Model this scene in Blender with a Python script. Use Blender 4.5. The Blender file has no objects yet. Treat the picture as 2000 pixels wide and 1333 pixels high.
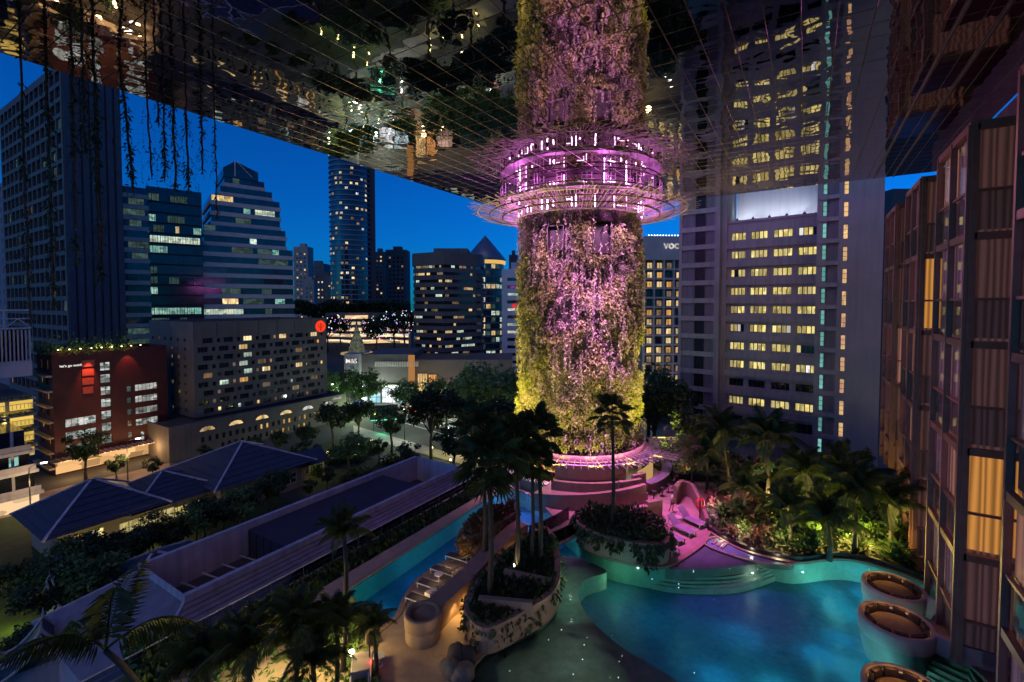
import bpy, bmesh, math, random
from math import sin, cos, pi, radians, atan2, hypot, sqrt
from mathutils import Vector, Matrix
from mathutils.geometry import tessellate_polygon
random.seed(7)
sc = bpy.context.scene
C = sc.collection
# ------------------------------------------------------------------ camera
# World: z = 0 is the pool deck, +Y runs along the hotel wing, the camera stands at a room window 17 m up.
CZ, YAW, PITCH, F, PPY = 17.25, radians(32.1), radians(2.0), 915.0, 626.0
cam = bpy.data.objects.new('camera', bpy.data.cameras.new('camera')); C.objects.link(cam)
cam.location = (0, 0, CZ); cam.rotation_euler = (pi/2 - PITCH, 0, YAW)
cam.data.sensor_width = 36; cam.data.lens = F/2000*36
cam.data.shift_y = (PPY - 666.5)/2000
cam.data.clip_start = .1; cam.data.clip_end = 6000
sc.camera = cam
# ------------------------------------------------------------------ dusk sky, sun lamp added as warm fill for city glow, exposure
w = bpy.data.worlds.new('World'); sc.world = w; w.use_nodes = True
nt = w.node_tree; nt.nodes.clear()
sky = nt.nodes.new('ShaderNodeTexSky'); sky.sky_type = 'NISHITA'; sky.sun_disc = False
sky.sun_elevation = radians(9); sky.sun_rotation = radians(200); sky.ozone_density = 3.0; sky.air_density = 1.0; sky.dust_density = .2
mul = nt.nodes.new('ShaderNodeMix'); mul.data_type = 'RGBA'; mul.blend_type = 'MULTIPLY'; mul.inputs[0].default_value = 1
mul.inputs[7].default_value = (.006, .345, 1.02, 1)
bg = nt.nodes.new('ShaderNodeBackground'); bg.inputs[1].default_value = .15
out = nt.nodes.new('ShaderNodeOutputWorld')
nt.links.new(sky.outputs[0], mul.inputs[6]); nt.links.new(mul.outputs[2], bg.inputs[0]); nt.links.new(bg.outputs[0], out.inputs[0])
sun = bpy.data.objects.new('dusk_light', bpy.data.lights.new('dusk_light', 'SUN')); C.objects.link(sun)
sun.data.energy = .3; sun.data.angle = radians(40); sun.data.color = (1, .7, .48)
sun.rotation_euler = (radians(48), 0, radians(25))
sc.view_settings.view_transform = 'Standard'; sc.view_settings.look = 'None'; sc.view_settings.exposure = 0; sc.view_settings.gamma = 1
cy = sc.cycles
cy.use_denoising = True
try: cy.denoiser = 'OPENIMAGEDENOISE'; cy.denoising_input_passes = 'RGB_ALBEDO_NORMAL'
except Exception: pass
cy.use_adaptive_sampling = True; cy.adaptive_threshold = .03
cy.max_bounces = 6; cy.diffuse_bounces = 2; cy.glossy_bounces = 4; cy.transmission_bounces = 4; cy.transparent_max_bounces = 12
cy.caustics_reflective = False; cy.caustics_refractive = False; cy.sample_clamp_indirect = 2.5; cy.sample_clamp_direct = 12
# ------------------------------------------------------------------ sight lines measured in the photograph (2000 x 1333)
_R = Vector((cos(YAW), sin(YAW), 0)); _Fv = Vector((-sin(YAW)*cos(PITCH), cos(YAW)*cos(PITCH), -sin(PITCH)))
_U = Vector((-sin(YAW)*sin(PITCH), cos(YAW)*sin(PITCH), cos(PITCH))); _C = Vector((0, 0, CZ))
_H = Vector((-sin(YAW), cos(YAW), 0))
def ray(x, y): return _Fv + _R*((x-1000)/F) + _U*((PPY-y)/F)
def G(x, y, z=0.):
    r = ray(x, y); return _C + r*((z-CZ)/r.z)
def AX(x, y, X):
    r = ray(x, y); return _C + r*(X/r.x)
def AY(x, y, Y):
    r = ray(x, y); return _C + r*(Y/r.y)
def AD(x, y, d):
    r = ray(x, y); return _C + r*(d/r.dot(_H))
def GL(pts, z=0.): return [G(x, y, z) for x, y in pts]
# ------------------------------------------------------------------ mesh helpers
class MB:
    def __init__(s): s.v = []; s.f = []; s.m = []
    def add(s, vs, fs, mi=0):
        o = len(s.v); s.v += [tuple(p) for p in vs]; s.f += [tuple(i+o for i in f) for f in fs]; s.m += [mi]*len(fs); return s
    def box(s, x0, x1, y0, y1, z0, z1, mi=0):
        return s.add([(x0,y0,z0),(x1,y0,z0),(x1,y1,z0),(x0,y1,z0),(x0,y0,z1),(x1,y0,z1),(x1,y1,z1),(x0,y1,z1)],
              [(0,3,2,1),(4,5,6,7),(0,1,5,4),(1,2,6,5),(2,3,7,6),(3,0,4,7)], mi)
    def bar(s, a, b, w, h=None, mi=0):
        a = Vector(a); b = Vector(b); h = h or w; d = (b-a)
        if d.length < 1e-6: return s
        d.normalize(); up = Vector((0,0,1)) if abs(d.z) < .95 else Vector((1,0,0))
        p = d.cross(up).normalized()*(w/2); q = p.cross(d).normalized()*(h/2)
        vs = [a-p-q, a+p-q, a+p+q, a-p+q, b-p-q, b+p-q, b+p+q, b-p+q]
        return s.add(vs, [(0,1,2,3),(7,6,5,4),(4,5,1,0),(5,6,2,1),(6,7,3,2),(7,4,0,3)], mi)
    def tube(s, path, r, n=8, mi=0, cap=True):
        path = [Vector(p) for p in path]; k = len(path); rs = r if isinstance(r, (list, tuple)) else [r]*k
        vs = []; fs = []
        for i, p in enumerate(path):
            t = (path[min(i+1,k-1)] - path[max(i-1,0)]).normalized()
            a = Vector((1,0,0)) if abs(t.x) < .8 else Vector((0,1,0))
            e1 = t.cross(a).normalized(); e2 = t.cross(e1)
            for j in range(n): an = 2*pi*j/n; vs.append(p + (e1*cos(an)+e2*sin(an))*rs[i])
        for i in range(k-1):
            for j in range(n): j2 = (j+1) % n; fs.append((i*n+j, i*n+j2, (i+1)*n+j2, (i+1)*n+j))
        if cap: fs.append(tuple(range(n))[::-1]); fs.append(tuple((k-1)*n+j for j in range(n)))
        return s.add(vs, fs, mi)
    def lathe(s, prof, n=32, c=(0,0,0), a0=0, a1=2*pi, mi=0):
        full = abs(a1-a0-2*pi) < 1e-4; m = n if full else n+1; vs = []; fs = []
        for r, z in prof:
            for j in range(m): a = a0+(a1-a0)*j/n; vs.append((c[0]+r*cos(a), c[1]+r*sin(a), c[2]+z))
        for i in range(len(prof)-1):
            for j in range(n if full else n): j2 = (j+1) % m; fs.append((i*m+j, i*m+j2, (i+1)*m+j2, (i+1)*m+j))
        return s.add(vs, fs, mi)
    def poly(s, pts, z, holes=(), mi=0, up=True):
        loops = [[Vector((p[0],p[1],0)) for p in pts]] + [[Vector((p[0],p[1],0)) for p in h] for h in holes]
        tris = tessellate_polygon(loops); flat = [p for l in loops for p in l]; fs = []
        for t in tris:
            a, b, c = (flat[i] for i in t)
            ccw = (b.x-a.x)*(c.y-a.y)-(b.y-a.y)*(c.x-a.x) > 0
            fs.append(tuple(t) if ccw == up else tuple(t)[::-1])
        return s.add([(p.x,p.y,z) for p in flat], fs, mi)
    def prism(s, pts, z0, z1, mi=0, holes=(), bottom=False):
        s.poly(pts, z1, holes, mi)
        if bottom: s.poly(pts, z0, holes, mi, up=False)
        for l in [pts]+list(holes): s.skirt(l, z0, z1, mi)
        return s
    def skirt(s, pts, z0, z1, mi=0, closed=True):
        n = len(pts); vs = [(p[0],p[1],z0) for p in pts]+[(p[0],p[1],z1) for p in pts]
        return s.add(vs, [(i,(i+1)%n,n+(i+1)%n,n+i) for i in range(n if closed else n-1)], mi)
    def wall(s, path, th, z0, z1, mi=0, closed=False):
        """a wall of thickness th along a plan polyline; z0/z1 numbers or lists"""
        P = [Vector((p[0],p[1],0)) for p in path]; n = len(P); L = []; Rr = []
        for i in range(n):
            a = P[(i-1) % n] if (closed or i) else P[i]; b = P[(i+1) % n] if (closed or i < n-1) else P[i]
            t = (b-a).normalized(); q = Vector((-t.y,t.x,0))*(th/2); L.append(P[i]+q); Rr.append(P[i]-q)
        Z0 = z0 if isinstance(z0, (list,tuple)) else [z0]*n; Z1 = z1 if isinstance(z1, (list,tuple)) else [z1]*n
        vs = []
        for i in range(n): vs += [(L[i].x,L[i].y,Z0[i]),(Rr[i].x,Rr[i].y,Z0[i]),(Rr[i].x,Rr[i].y,Z1[i]),(L[i].x,L[i].y,Z1[i])]
        fs = []
        for i in range(n if closed else n-1):
            a = i*4; b = ((i+1) % n)*4
            for j in range(4): k = (j+1) % 4; fs.append((a+j,b+j,b+k,a+k))
        if not closed: fs += [(3,2,1,0), tuple((n-1)*4+j for j in range(4))]
        return s.add(vs, fs, mi)
    def mesh(s, name, mats=(), smooth=False):
        me = bpy.data.meshes.new(name); me.from_pydata(s.v, [], s.f)
        for m in mats: me.materials.append(m)
        if len(mats) > 1: me.polygons.foreach_set('material_index', s.m)
        if smooth: me.polygons.foreach_set('use_smooth', [True]*len(me.polygons))
        me.update(); return me
    def build(s, name, mat, parent=None, smooth=False, loc=None, fix=False):
        mats = mat if isinstance(mat, (list, tuple)) else [mat]
        me = s.mesh(name, mats, smooth)
        if fix:
            bm = bmesh.new(); bm.from_mesh(me); bmesh.ops.recalc_face_normals(bm, faces=bm.faces); bm.to_mesh(me); bm.free()
        return put(name, me, parent, loc)
def put(name, me, parent=None, loc=None, rot=None, scale=None, mats=None):
    o = bpy.data.objects.new(name, me); C.objects.link(o)
    if parent: o.parent = parent
    if loc is not None: o.location = loc
    if rot is not None: o.rotation_euler = rot
    if scale is not None: o.scale = scale if isinstance(scale, (tuple, list, Vector)) else (scale,)*3
    if mats:
        for i, m in mats.items(): o.material_slots[i].link = 'OBJECT'; o.material_slots[i].material = m
    return o
def tag(o, label, cat, group=None, kind=None):
    o['label'] = label; o['category'] = cat
    if group: o['group'] = group
    if kind: o['kind'] = kind
    return o
def struct(o): o['kind'] = 'structure'; return o
def stuff(o): o['kind'] = 'stuff'; return o
def thing(name, label, cat, loc=(0,0,0), rz=0., group=None):
    o = bpy.data.objects.new(name, None); C.objects.link(o); o.empty_display_size = .2
    o.location = loc; o.rotation_euler = (0,0,rz); return tag(o, label, cat, group)
def copy_tree(o, parent=None, loc=None, rz=None, scale=None, label=None):
    c = o.copy(); C.objects.link(c); c.parent = parent
    if loc is not None: c.location = loc
    if rz is not None: c.rotation_euler = (c.rotation_euler.x, c.rotation_euler.y, rz)
    if scale is not None: c.scale = (scale,)*3
    if label: c['label'] = label
    for ch in o.children: copy_tree(ch, c)
    return c
def cr(pts, n=6, closed=False):
    """Catmull-Rom through plan points"""
    P = [Vector((p[0],p[1],0)) for p in pts]; k = len(P); o = []
    for i in range(k if closed else k-1):
        p0 = P[(i-1) % k] if (closed or i) else P[i]; p1 = P[i]; p2 = P[(i+1) % k]; p3 = P[(i+2) % k] if (closed or i < k-2) else p2
        for j in range(n):
            t = j/n; o.append(.5*((2*p1)+(-p0+p2)*t+(2*p0-5*p1+4*p2-p3)*t*t+(-p0+3*p1-3*p2+p3)*t**3))
    if not closed: o.append(P[-1])
    return o
# ------------------------------------------------------------------ materials
def _new(name):
    m = bpy.data.materials.new(name); m.use_nodes = True; t = m.node_tree; t.nodes.clear()
    o = t.nodes.new('ShaderNodeOutputMaterial'); return m, t, o
def M(name, col, rough=.7, metal=0., var=.25, scale=1.5, bump=0., bscale=20., spec=.4, streak=0., sub=None, trans=0., joint=None):
    m, t, o = _new(name); N = t.nodes.new; L = t.links.new
    b = N('ShaderNodeBsdfPrincipled'); b.inputs['Roughness'].default_value = rough; b.inputs['Metallic'].default_value = metal
    b.inputs['Specular IOR Level'].default_value = spec
    tc = N('ShaderNodeTexCoord'); nz = N('ShaderNodeTexNoise'); nz.inputs['Scale'].default_value = scale; nz.inputs['Detail'].default_value = 6; nz.inputs['Roughness'].default_value = .65
    L(tc.outputs['Object'], nz.inputs['Vector'])
    rp = N('ShaderNodeMapRange'); rp.inputs[1].default_value = .3; rp.inputs[2].default_value = .7; rp.inputs[3].default_value = 1-var; rp.inputs[4].default_value = 1+var
    L(nz.outputs['Fac'], rp.inputs[0])
    mx = N('ShaderNodeMix'); mx.data_type = 'RGBA'; mx.blend_type = 'MULTIPLY'; mx.inputs[0].default_value = 1
    mx.inputs[6].default_value = (*col, 1); L(rp.outputs[0], mx.inputs[7]); last = mx.outputs[2]
    if streak:
        mp = N('ShaderNodeMapping'); mp.inputs['Scale'].default_value = (1.3, 1.3, .08); L(tc.outputs['Object'], mp.inputs[0])
        n2 = N('ShaderNodeTexNoise'); n2.inputs['Scale'].default_value = 1.2; n2.inputs['Detail'].default_value = 5; L(mp.outputs[0], n2.inputs['Vector'])
        r2 = N('ShaderNodeMapRange'); r2.inputs[1].default_value = .45; r2.inputs[2].default_value = .75; r2.inputs[3].default_value = 1; r2.inputs[4].default_value = 1-streak; L(n2.outputs['Fac'], r2.inputs[0])
        m2 = N('ShaderNodeMix'); m2.data_type = 'RGBA'; m2.blend_type = 'MULTIPLY'; m2.inputs[0].default_value = 1; L(last, m2.inputs[6]); L(r2.outputs[0], m2.inputs[7]); last = m2.outputs[2]
    if sub:   # per-object tint
        oi = N('ShaderNodeObjectInfo'); r3 = N('ShaderNodeMapRange'); r3.inputs[3].default_value = 1-sub; r3.inputs[4].default_value = 1+sub; L(oi.outputs['Random'], r3.inputs[0])
        m3 = N('ShaderNodeMix'); m3.data_type = 'RGBA'; m3.blend_type = 'MULTIPLY'; m3.inputs[0].default_value = 1; L(last, m3.inputs[6]); L(r3.outputs[0], m3.inputs[7]); last = m3.outputs[2]
    L(last, b.inputs['Base Color'])
    if bump:
        n3 = N('ShaderNodeTexNoise'); n3.inputs['Scale'].default_value = bscale; n3.inputs['Detail'].default_value = 4; L(tc.outputs['Object'], n3.inputs['Vector'])
        bp = N('ShaderNodeBump'); bp.inputs['Strength'].default_value = bump; bp.inputs['Distance'].default_value = .05; L(n3.outputs['Fac'], bp.inputs['Height']); L(bp.outputs[0], b.inputs['Normal'])
    if trans:
        tr = N('ShaderNodeBsdfTranslucent'); L(last, tr.inputs[0]); ms = N('ShaderNodeMixShader'); ms.inputs[0].default_value = trans; L(b.outputs[0], ms.inputs[1]); L(tr.outputs[0], ms.inputs[2]); L(ms.outputs[0], o.inputs[0])
    else: L(b.outputs[0], o.inputs[0])
    return m
def E(name, col, s=1., var=0., scale=(.9,.9,.35), rnd=.35, sample=False, col2=None, cells=0):
    """something that gives off light: a lit room, lamp or sign; var = uneven interior, rnd = spread between objects"""
    m, t, o = _new(name); N = t.nodes.new; L = t.links.new
    e = N('ShaderNodeEmission'); tc = N('ShaderNodeTexCoord'); oi = N('ShaderNodeObjectInfo')
    e.inputs[0].default_value = (*col, 1)
    r = N('ShaderNodeMapRange'); r.inputs[3].default_value = s*(1-rnd); r.inputs[4].default_value = s*(1+rnd); L(oi.outputs['Random'], r.inputs[0]); st = r.outputs[0]
    if var:
        ad = N('ShaderNodeVectorMath'); ad.operation = 'ADD'; L(tc.outputs['Object'], ad.inputs[0])
        sc2 = N('ShaderNodeVectorMath'); sc2.operation = 'SCALE'; sc2.inputs[0].default_value = (1,1,1); 
        mm = N('ShaderNodeMath'); mm.operation = 'MULTIPLY'; mm.inputs[1].default_value = 90; L(oi.outputs['Random'], mm.inputs[0]); L(mm.outputs[0], sc2.inputs['Scale']); L(sc2.outputs[0], ad.inputs[1])
        mp = N('ShaderNodeMapping'); mp.inputs['Scale'].default_value = scale; L(ad.outputs[0], mp.inputs[0])
        vo = N('ShaderNodeTexVoronoi'); vo.inputs['Scale'].default_value = 1.; vo.distance = 'CHEBYCHEV'; L(mp.outputs[0], vo.inputs['Vector'])
        sp = N('ShaderNodeSeparateColor'); L(vo.outputs['Color'], sp.inputs[0])
        r2 = N('ShaderNodeMapRange'); r2.inputs[3].default_value = 1-var; r2.inputs[4].default_value = 1+var*.6; L(sp.outputs[0], r2.inputs[0])
        m2 = N('ShaderNodeMath'); m2.operation = 'MULTIPLY'; L(st, m2.inputs[0]); L(r2.outputs[0], m2.inputs[1]); st = m2.outputs[0]
        if col2:
            cm = N('ShaderNodeMix'); cm.data_type = 'RGBA'; cm.inputs[6].default_value = (*col, 1); cm.inputs[7].default_value = (*col2, 1); L(sp.outputs[1], cm.inputs[0]); L(cm.outputs[2], e.inputs[0])
    L(st, e.inputs[1]); L(e.outputs[0], o.inputs[0])
    m.cycles.emission_sampling = 'AUTO' if sample else 'NONE'
    return m
def glass_dark(name, col, rough=.08, var=.5):
    return M(name, col, rough, 0, var, .35, spec=.9)
def glass_clear(name, tint=(.8,.9,.95), a=.75, rough=.03):
    m, t, o = _new(name); N = t.nodes.new; L = t.links.new
    tr = N('ShaderNodeBsdfTransparent'); tr.inputs[0].default_value = (*tint, 1); g = N('ShaderNodeBsdfGlossy'); g.inputs[1].default_value = rough
    fr = N('ShaderNodeFresnel'); fr.inputs[0].default_value = 1.5; mr = N('ShaderNodeMapRange'); mr.inputs[3].default_value = 1-a-.2 if a < .8 else .02; mr.inputs[4].default_value = 1; L(fr.outputs[0], mr.inputs[0])
    ms = N('ShaderNodeMixShader'); L(mr.outputs[0], ms.inputs[0]); L(tr.outputs[0], ms.inputs[1]); L(g.outputs[0], ms.inputs[2]); L(ms.outputs[0], o.inputs[0]); return m
def lamp(name, kind, loc, power, col, parent=None, size=.15, spot=None, blend=.5, target=None):
    d = bpy.data.lights.new(name, kind); d.energy = power; d.color = col; d.shadow_soft_size = size
    o = bpy.data.objects.new(name, d); C.objects.link(o); o.location = loc
    if kind == 'SPOT': d.spot_size = spot or radians(70); d.spot_blend = blend
    if target is not None: o.rotation_euler = (Vector(target)-Vector(loc)).to_track_quat('-Z', 'Y').to_euler()
    return o
ORD = ['first','second','third','fourth','fifth','sixth','seventh','eighth','ninth','tenth','eleventh','twelfth','thirteenth','fourteenth','fifteenth','sixteenth','seventeenth','eighteenth','nineteenth','twentieth']
# ------------------------------------------------------------------ facades with real openings
def grid_wall(mb, O, U, W, H, ops, dep, mi=0):
    """flat wall from O along plan direction U (outside normal U x Z), openings (u0,u1,v0,v1) with reveals of depth dep"""
    N = Vector((U.y, -U.x, 0)); O = Vector(O)
    us = sorted({0., W} | {round(o[0],3) for o in ops} | {round(o[1],3) for o in ops}); vs = sorted({0., H} | {round(o[2],3) for o in ops} | {round(o[3],3) for o in ops})
    P = lambda u, v, d=0.: O + U*u + Vector((0,0,v)) - N*d
    opq = [(round(a,3),round(b,3),round(c,3),round(d,3)) for a,b,c,d in ops]
    for vi in range(len(vs)-1):
        v0, v1 = vs[vi], vs[vi+1]; row = [o for o in opq if o[2] <= v0+1e-4 and o[3] >= v1-1e-4]; start = None
        for ui in range(len(us)-1):
            u0, u1 = us[ui], us[ui+1]; hole = any(o[0] <= u0+1e-4 and o[1] >= u1-1e-4 for o in row)
            if not hole and start is None: start = u0
            if hole and start is not None: mb.add([P(start,v0),P(u0,v0),P(u0,v1),P(start,v1)], [(0,1,2,3)], mi); start = None
        if start is not None: mb.add([P(start,v0),P(W,v0),P(W,v1),P(start,v1)], [(0,1,2,3)], mi)
    for a, b, c, d in opq:
        mb.add([P(a,c),P(b,c),P(b,d),P(a,d),P(a,c,dep),P(b,c,dep),P(b,d,dep),P(a,d,dep)], [(0,4,5,1),(1,5,6,2),(2,6,7,3),(3,7,4,0)], mi)
_wm = {}
def win_mesh(w, h, nx=1, nz=1, bar=.07, fr=None, key='w'):
    k = (round(w,2), round(h,2), nx, nz, bar, key)
    if k in _wm: return _wm[k]
    b = MB(); b.add([(0,0,0),(w,0,0),(w,0,h),(0,0,h)], [(0,1,2,3)], 0)
    for i in range(nx+1): x = min(max(w*i/nx, bar/2), w-bar/2); b.box(x-bar/2, x+bar/2, -.05, .02, 0, h, 1)
    for i in range(nz+1): z = min(max(h*i/nz, bar/2), h-bar/2); b.box(bar/2+.001, w-bar/2-.001, -.047, .017, z-bar/2, z+bar/2, 1)
    _wm[k] = b.mesh('window', [MAT['glass'], MAT['frame']]); return _wm[k]
def window(parent, O, U, u, v, w, h, mat, nx=1, nz=1, dep=.2, bar=.07, frame=None, name='window'):
    N = Vector((U.y, -U.x, 0)); p = Vector(O) + U*u + Vector((0,0,v)) - N*(dep-.03)
    mats = {0: mat}
    if frame: mats[1] = frame
    return put(name, win_mesh(w, h, nx, nz, bar), parent, p, (0,0,atan2(U.y,U.x)), None, mats)
def text_mesh(body, size, ext, mat, name='letters', font_serif=False, bold=0.):
    cu = bpy.data.curves.new(name, 'FONT'); cu.body = body; cu.size = size; cu.extrude = ext; cu.offset = bold; cu.align_x = 'LEFT'
    o = bpy.data.objects.new(name, cu); C.objects.link(o); dg = bpy.context.evaluated_depsgraph_get()
    me = bpy.data.meshes.new_from_object(o.evaluated_get(dg)); bpy.data.objects.remove(o); me.materials.clear(); me.materials.append(mat); return me
def sign(parent, body, p, U, size, mat, ext=.06, bold=0., name='letters'):
    return put(name, text_mesh(body, size, ext, mat, name, bold=bold), parent, p, (pi/2, 0, atan2(U.y, U.x)))
MAT = {}
MAT['glass'] = glass_dark('dark_glass', (.012,.016,.024))
MAT['glass_teal'] = glass_dark('teal_glass', (.008,.05,.065), .12)
MAT['glass_blue'] = glass_dark('blue_glass', (.014,.022,.04), .12)
MAT['frame'] = M('frame_metal', (.06,.058,.06), .5, .3)
MAT['frame_light'] = M('frame_pale', (.4,.4,.42), .6)
MAT['warm'] = E('lit_room_warm', (1,.62,.22), .85, .55, col2=(1,.8,.45))
MAT['warm_dim'] = E('lit_room_dim', (1,.55,.22), .22, .6, col2=(.9,.7,.5))
MAT['cool'] = E('lit_office_cool', (.62,.95,.85), .62, .6, (.7,.7,1.2), col2=(.9,.95,.7))
MAT['cool_dim'] = E('lit_office_dim', (.25,.6,.62), .12, .6, (.6,.6,1), col2=(.4,.6,.5))
MAT['teal_lit'] = E('lit_office_teal', (.25,.85,.75), .45, .6, (.7,.7,1), col2=(.7,1,.8))
MAT['yellow'] = E('lit_flat_yellow', (.92,.72,.21), .72, .6, (1.6,1.6,.6), .4, col2=(1,.82,.36))
MAT['orange'] = E('lit_room_orange', (1,.42,.08), .75, .5, col2=(1,.6,.2))
MAT['white_lit'] = E('lit_room_white', (.95,.95,1), .8, .5, col2=(1,.9,.75))
MAT['concrete'] = M('concrete', (.28,.27,.27), .85, 0, .2, .4, .15, 6, streak=.35)
MAT['concrete_dark'] = M('concrete_dark', (.13,.125,.13), .85, 0, .25, .4, streak=.3)
MAT['paint_white'] = M('painted_render_white', (.36,.35,.37), .75, 0, .12, .25, streak=.3)
MAT['paint_lilac'] = M('painted_render_grey', (.3,.285,.31), .8, 0, .1, .25, streak=.25)
MAT['roof_grey'] = M('flat_roof_felt', (.05,.05,.06), .9, 0, .3, .6)
MAT['red_wall'] = M('dark_red_cladding', (.06,.013,.012), .6, 0, .25, .5)
MAT['stripe_stone'] = M('stone_spandrel', (.46,.42,.43), .7, 0, .12, .5)
MAT['blue_tile'] = M('slate_roof_tile', (.035,.04,.065), .55, 0, .25, 1.2)
MAT['asphalt'] = M('asphalt', (.06,.058,.056), .8, 0, .3, .3)
MAT['pave'] = M('paving_stone', (.24,.21,.19), .8, 0, .25, .5)
MAT['grass'] = M('lawn', (.03,.05,.014), .9, 0, .4, .5, .3, 8)
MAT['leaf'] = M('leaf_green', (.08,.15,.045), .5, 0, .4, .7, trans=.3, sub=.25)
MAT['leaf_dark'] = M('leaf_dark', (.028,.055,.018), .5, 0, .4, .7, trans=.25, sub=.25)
MAT['leaf_palm'] = M('palm_leaf', (.06,.085,.025), .45, 0, .3, .8, trans=.25, sub=.3)
MAT['leaf_wall'] = M('climber_leaf', (.17,.15,.11), .45, 0, .5, 1.6, trans=.25)
MAT['leaf_wall_green'] = M('climber_leaf_green', (.14,.145,.05), .45, 0, .5, 1.6, trans=.25)
MAT['leaf_wall_grey'] = M('climber_leaf_silver', (.27,.23,.2), .5, 0, .45, 2, trans=.2)
MAT['carpark'] = E('lit_car_deck', (.72,.85,.82), .42, .85, (.9,.9,1.6), .45, col2=(.9,.85,.75))
MAT['leaf_red'] = M('cordyline_leaf', (.17,.08,.06), .45, 0, .4, 1.5, trans=.25, sub=.2)
MAT['bark'] = M('bark', (.075,.06,.045), .9, 0, .3, 3, .4, 10)
MAT['bark_palm'] = M('palm_bark', (.05,.042,.034), .9, 0, .3, 4, .5, 8)
MAT['soil'] = M('soil', (.035,.026,.018), .95, 0, .4, 2, .4, 8)
MAT['terrazzo'] = M('washed_terrazzo', (.3,.225,.17), .7, 0, .22, 1.2, .1, 40)
MAT['stone_wall'] = M('sand_render', (.27,.19,.135), .75, 0, .14, 1.1, .15, 25, streak=.18)
MAT['pool_tile'] = M('pool_mosaic', (.05,.22,.36), .35, 0, .22, 2.5)
MAT['pool_sand'] = M('pool_sand_tile', (.46,.4,.31), .5, 0, .2, 2)
MAT['pool_wall'] = M('pool_wall_tile', (.34,.48,.36), .4, 0, .15, 2)
MAT['metal_dark'] = M('dark_metal', (.03,.025,.028), .45, .6, .2)
MAT['bronze'] = M('bronze_frame', (.3,.14,.12), .45, .35, .15)
MAT['gantry'] = M('gantry_steel', (.34,.29,.31), .45, .4, .12)
MAT['gantry_dark'] = M('gantry_ring_steel', (.07,.05,.06), .45, .5, .12)
MAT['white_metal'] = M('white_powder_coat', (.6,.58,.55), .5, 0, .08)
MAT['sling'] = M('dark_sling_fabric', (.035,.035,.045), .8, 0, .15)
MAT['sling_grey'] = M('grey_sling_fabric', (.22,.2,.24), .8, 0, .12)
MAT['glass_rail'] = glass_clear('rail_glass', (.85,.92,.95), .9)
MAT['bulb_warm'] = E('lamp_warm', (1,.68,.3), 9, rnd=.1)
MAT['bulb_white'] = E('lamp_white', (1,.92,.82), 9, rnd=.1)
MAT['bulb_pink'] = E('lamp_magenta', (1,.28,.95), 5, rnd=.1)
MAT['bulb_star'] = E('pool_star_light', (.75,1,.9), 1.3, rnd=.5)
from mathutils import noise as mn
CEIL = CZ + 12.0
# ================================================================== mirrored ceiling
def mirror_mat():
    m, t, o = _new('mirror_panel'); N = t.nodes.new; L = t.links.new
    b = N('ShaderNodeBsdfPrincipled'); b.inputs['Metallic'].default_value = 1; b.inputs['Roughness'].default_value = .015; b.inputs['Base Color'].default_value = (.5,.475,.48,1)
    g = N('ShaderNodeNewGeometry'); mp = N('ShaderNodeMapping'); mp.inputs['Scale'].default_value = (.9,.9,1); L(g.outputs['Position'], mp.inputs[0])
    n1 = N('ShaderNodeTexNoise'); n1.inputs['Scale'].default_value = .62; n1.inputs['Detail'].default_value = 1.6; n1.inputs['Distortion'].default_value = .4; L(mp.outputs[0], n1.inputs['Vector'])
    bp = N('ShaderNodeBump'); bp.inputs['Strength'].default_value = 1; bp.inputs['Distance'].default_value = .017; L(n1.outputs['Fac'], bp.inputs['Height']); L(bp.outputs[0], b.inputs['Normal'])
    L(b.outputs[0], o.inputs[0]); return m
MAT['mirror'] = mirror_mat()
MAT['seam'] = M('seam_trim', (.3,.25,.24), .35, .9, .3, 2)
PW = 1.3; CX0, CX1, CY0, CY1 = -32.9, 10.0, -3.0, 56.8
nx = round((CX1-CX0)/PW); ny = round((CY1-CY0)/PW); dx = (CX1-CX0)/nx; dy = (CY1-CY0)/ny
def panel_geo(hx, hy, e=.02, up=.022):
    vs = [(-hx,-hy,up),(hx,-hy,up),(hx,hy,up),(-hx,hy,up),(-hx+e,-hy+e,0),(hx-e,-hy+e,0),(hx-e,hy-e,0),(-hx+e,hy-e,0)]
    return vs, [(7,6,5,4),(4,5,1,0),(5,6,2,1),(6,7,3,2),(7,4,0,3)]
ceil = thing('mirrored_ceiling', 'mirror panelled underside of the sky terrace spanning the top', 'ceiling', (0,0,CEIL))
b = MB(); b.box(CX0-.02, CX1, CY0, CY1+.02, .05, 3.2); b.build('slab', MAT['concrete_dark'], ceil)
pb = MB(); pv, pf = panel_geo(dx/2-.006, dy/2-.006); pb.add(pv, pf[:1], 0); pb.add(pv, pf[1:], 1); pme = pb.mesh('panel', [MAT['mirror'], MAT['seam']])
cells = []
for i in range(nx):
    for j in range(ny):
        x = CX0+(i+.5)*dx; y = CY0+(j+.5)*dy; d = -sin(YAW)*x+cos(YAW)*y; u = (cos(YAW)*x+sin(YAW)*y)/max(d,.1)
        vis = d > 17.3 and abs(u) < 1.16
        cells.append((0 if vis else 1, d if d > 0 else 999, x, y, i, j))
cells.sort(); rest = MB(); prng = random.Random(3)
for k, (vis, d, x, y, i, j) in enumerate(cells):
    ax, ay = prng.gauss(0,.0016), prng.gauss(0,.0016)
    if k < 300: put('panel', pme, ceil, (x,y,prng.uniform(0,.012)), (ax,ay,0))
    elif d < 999:
        rest.add([(x+a, y+c, z+a*-ay+c*ax) for a, c, z in pv], pf[:1], 0); rest.add([(x+a, y+c, z+a*-ay+c*ax) for a, c, z in pv], pf[1:], 1)
stuff(rest.build('panel_field', [MAT['mirror'], MAT['seam']], ceil))
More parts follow.
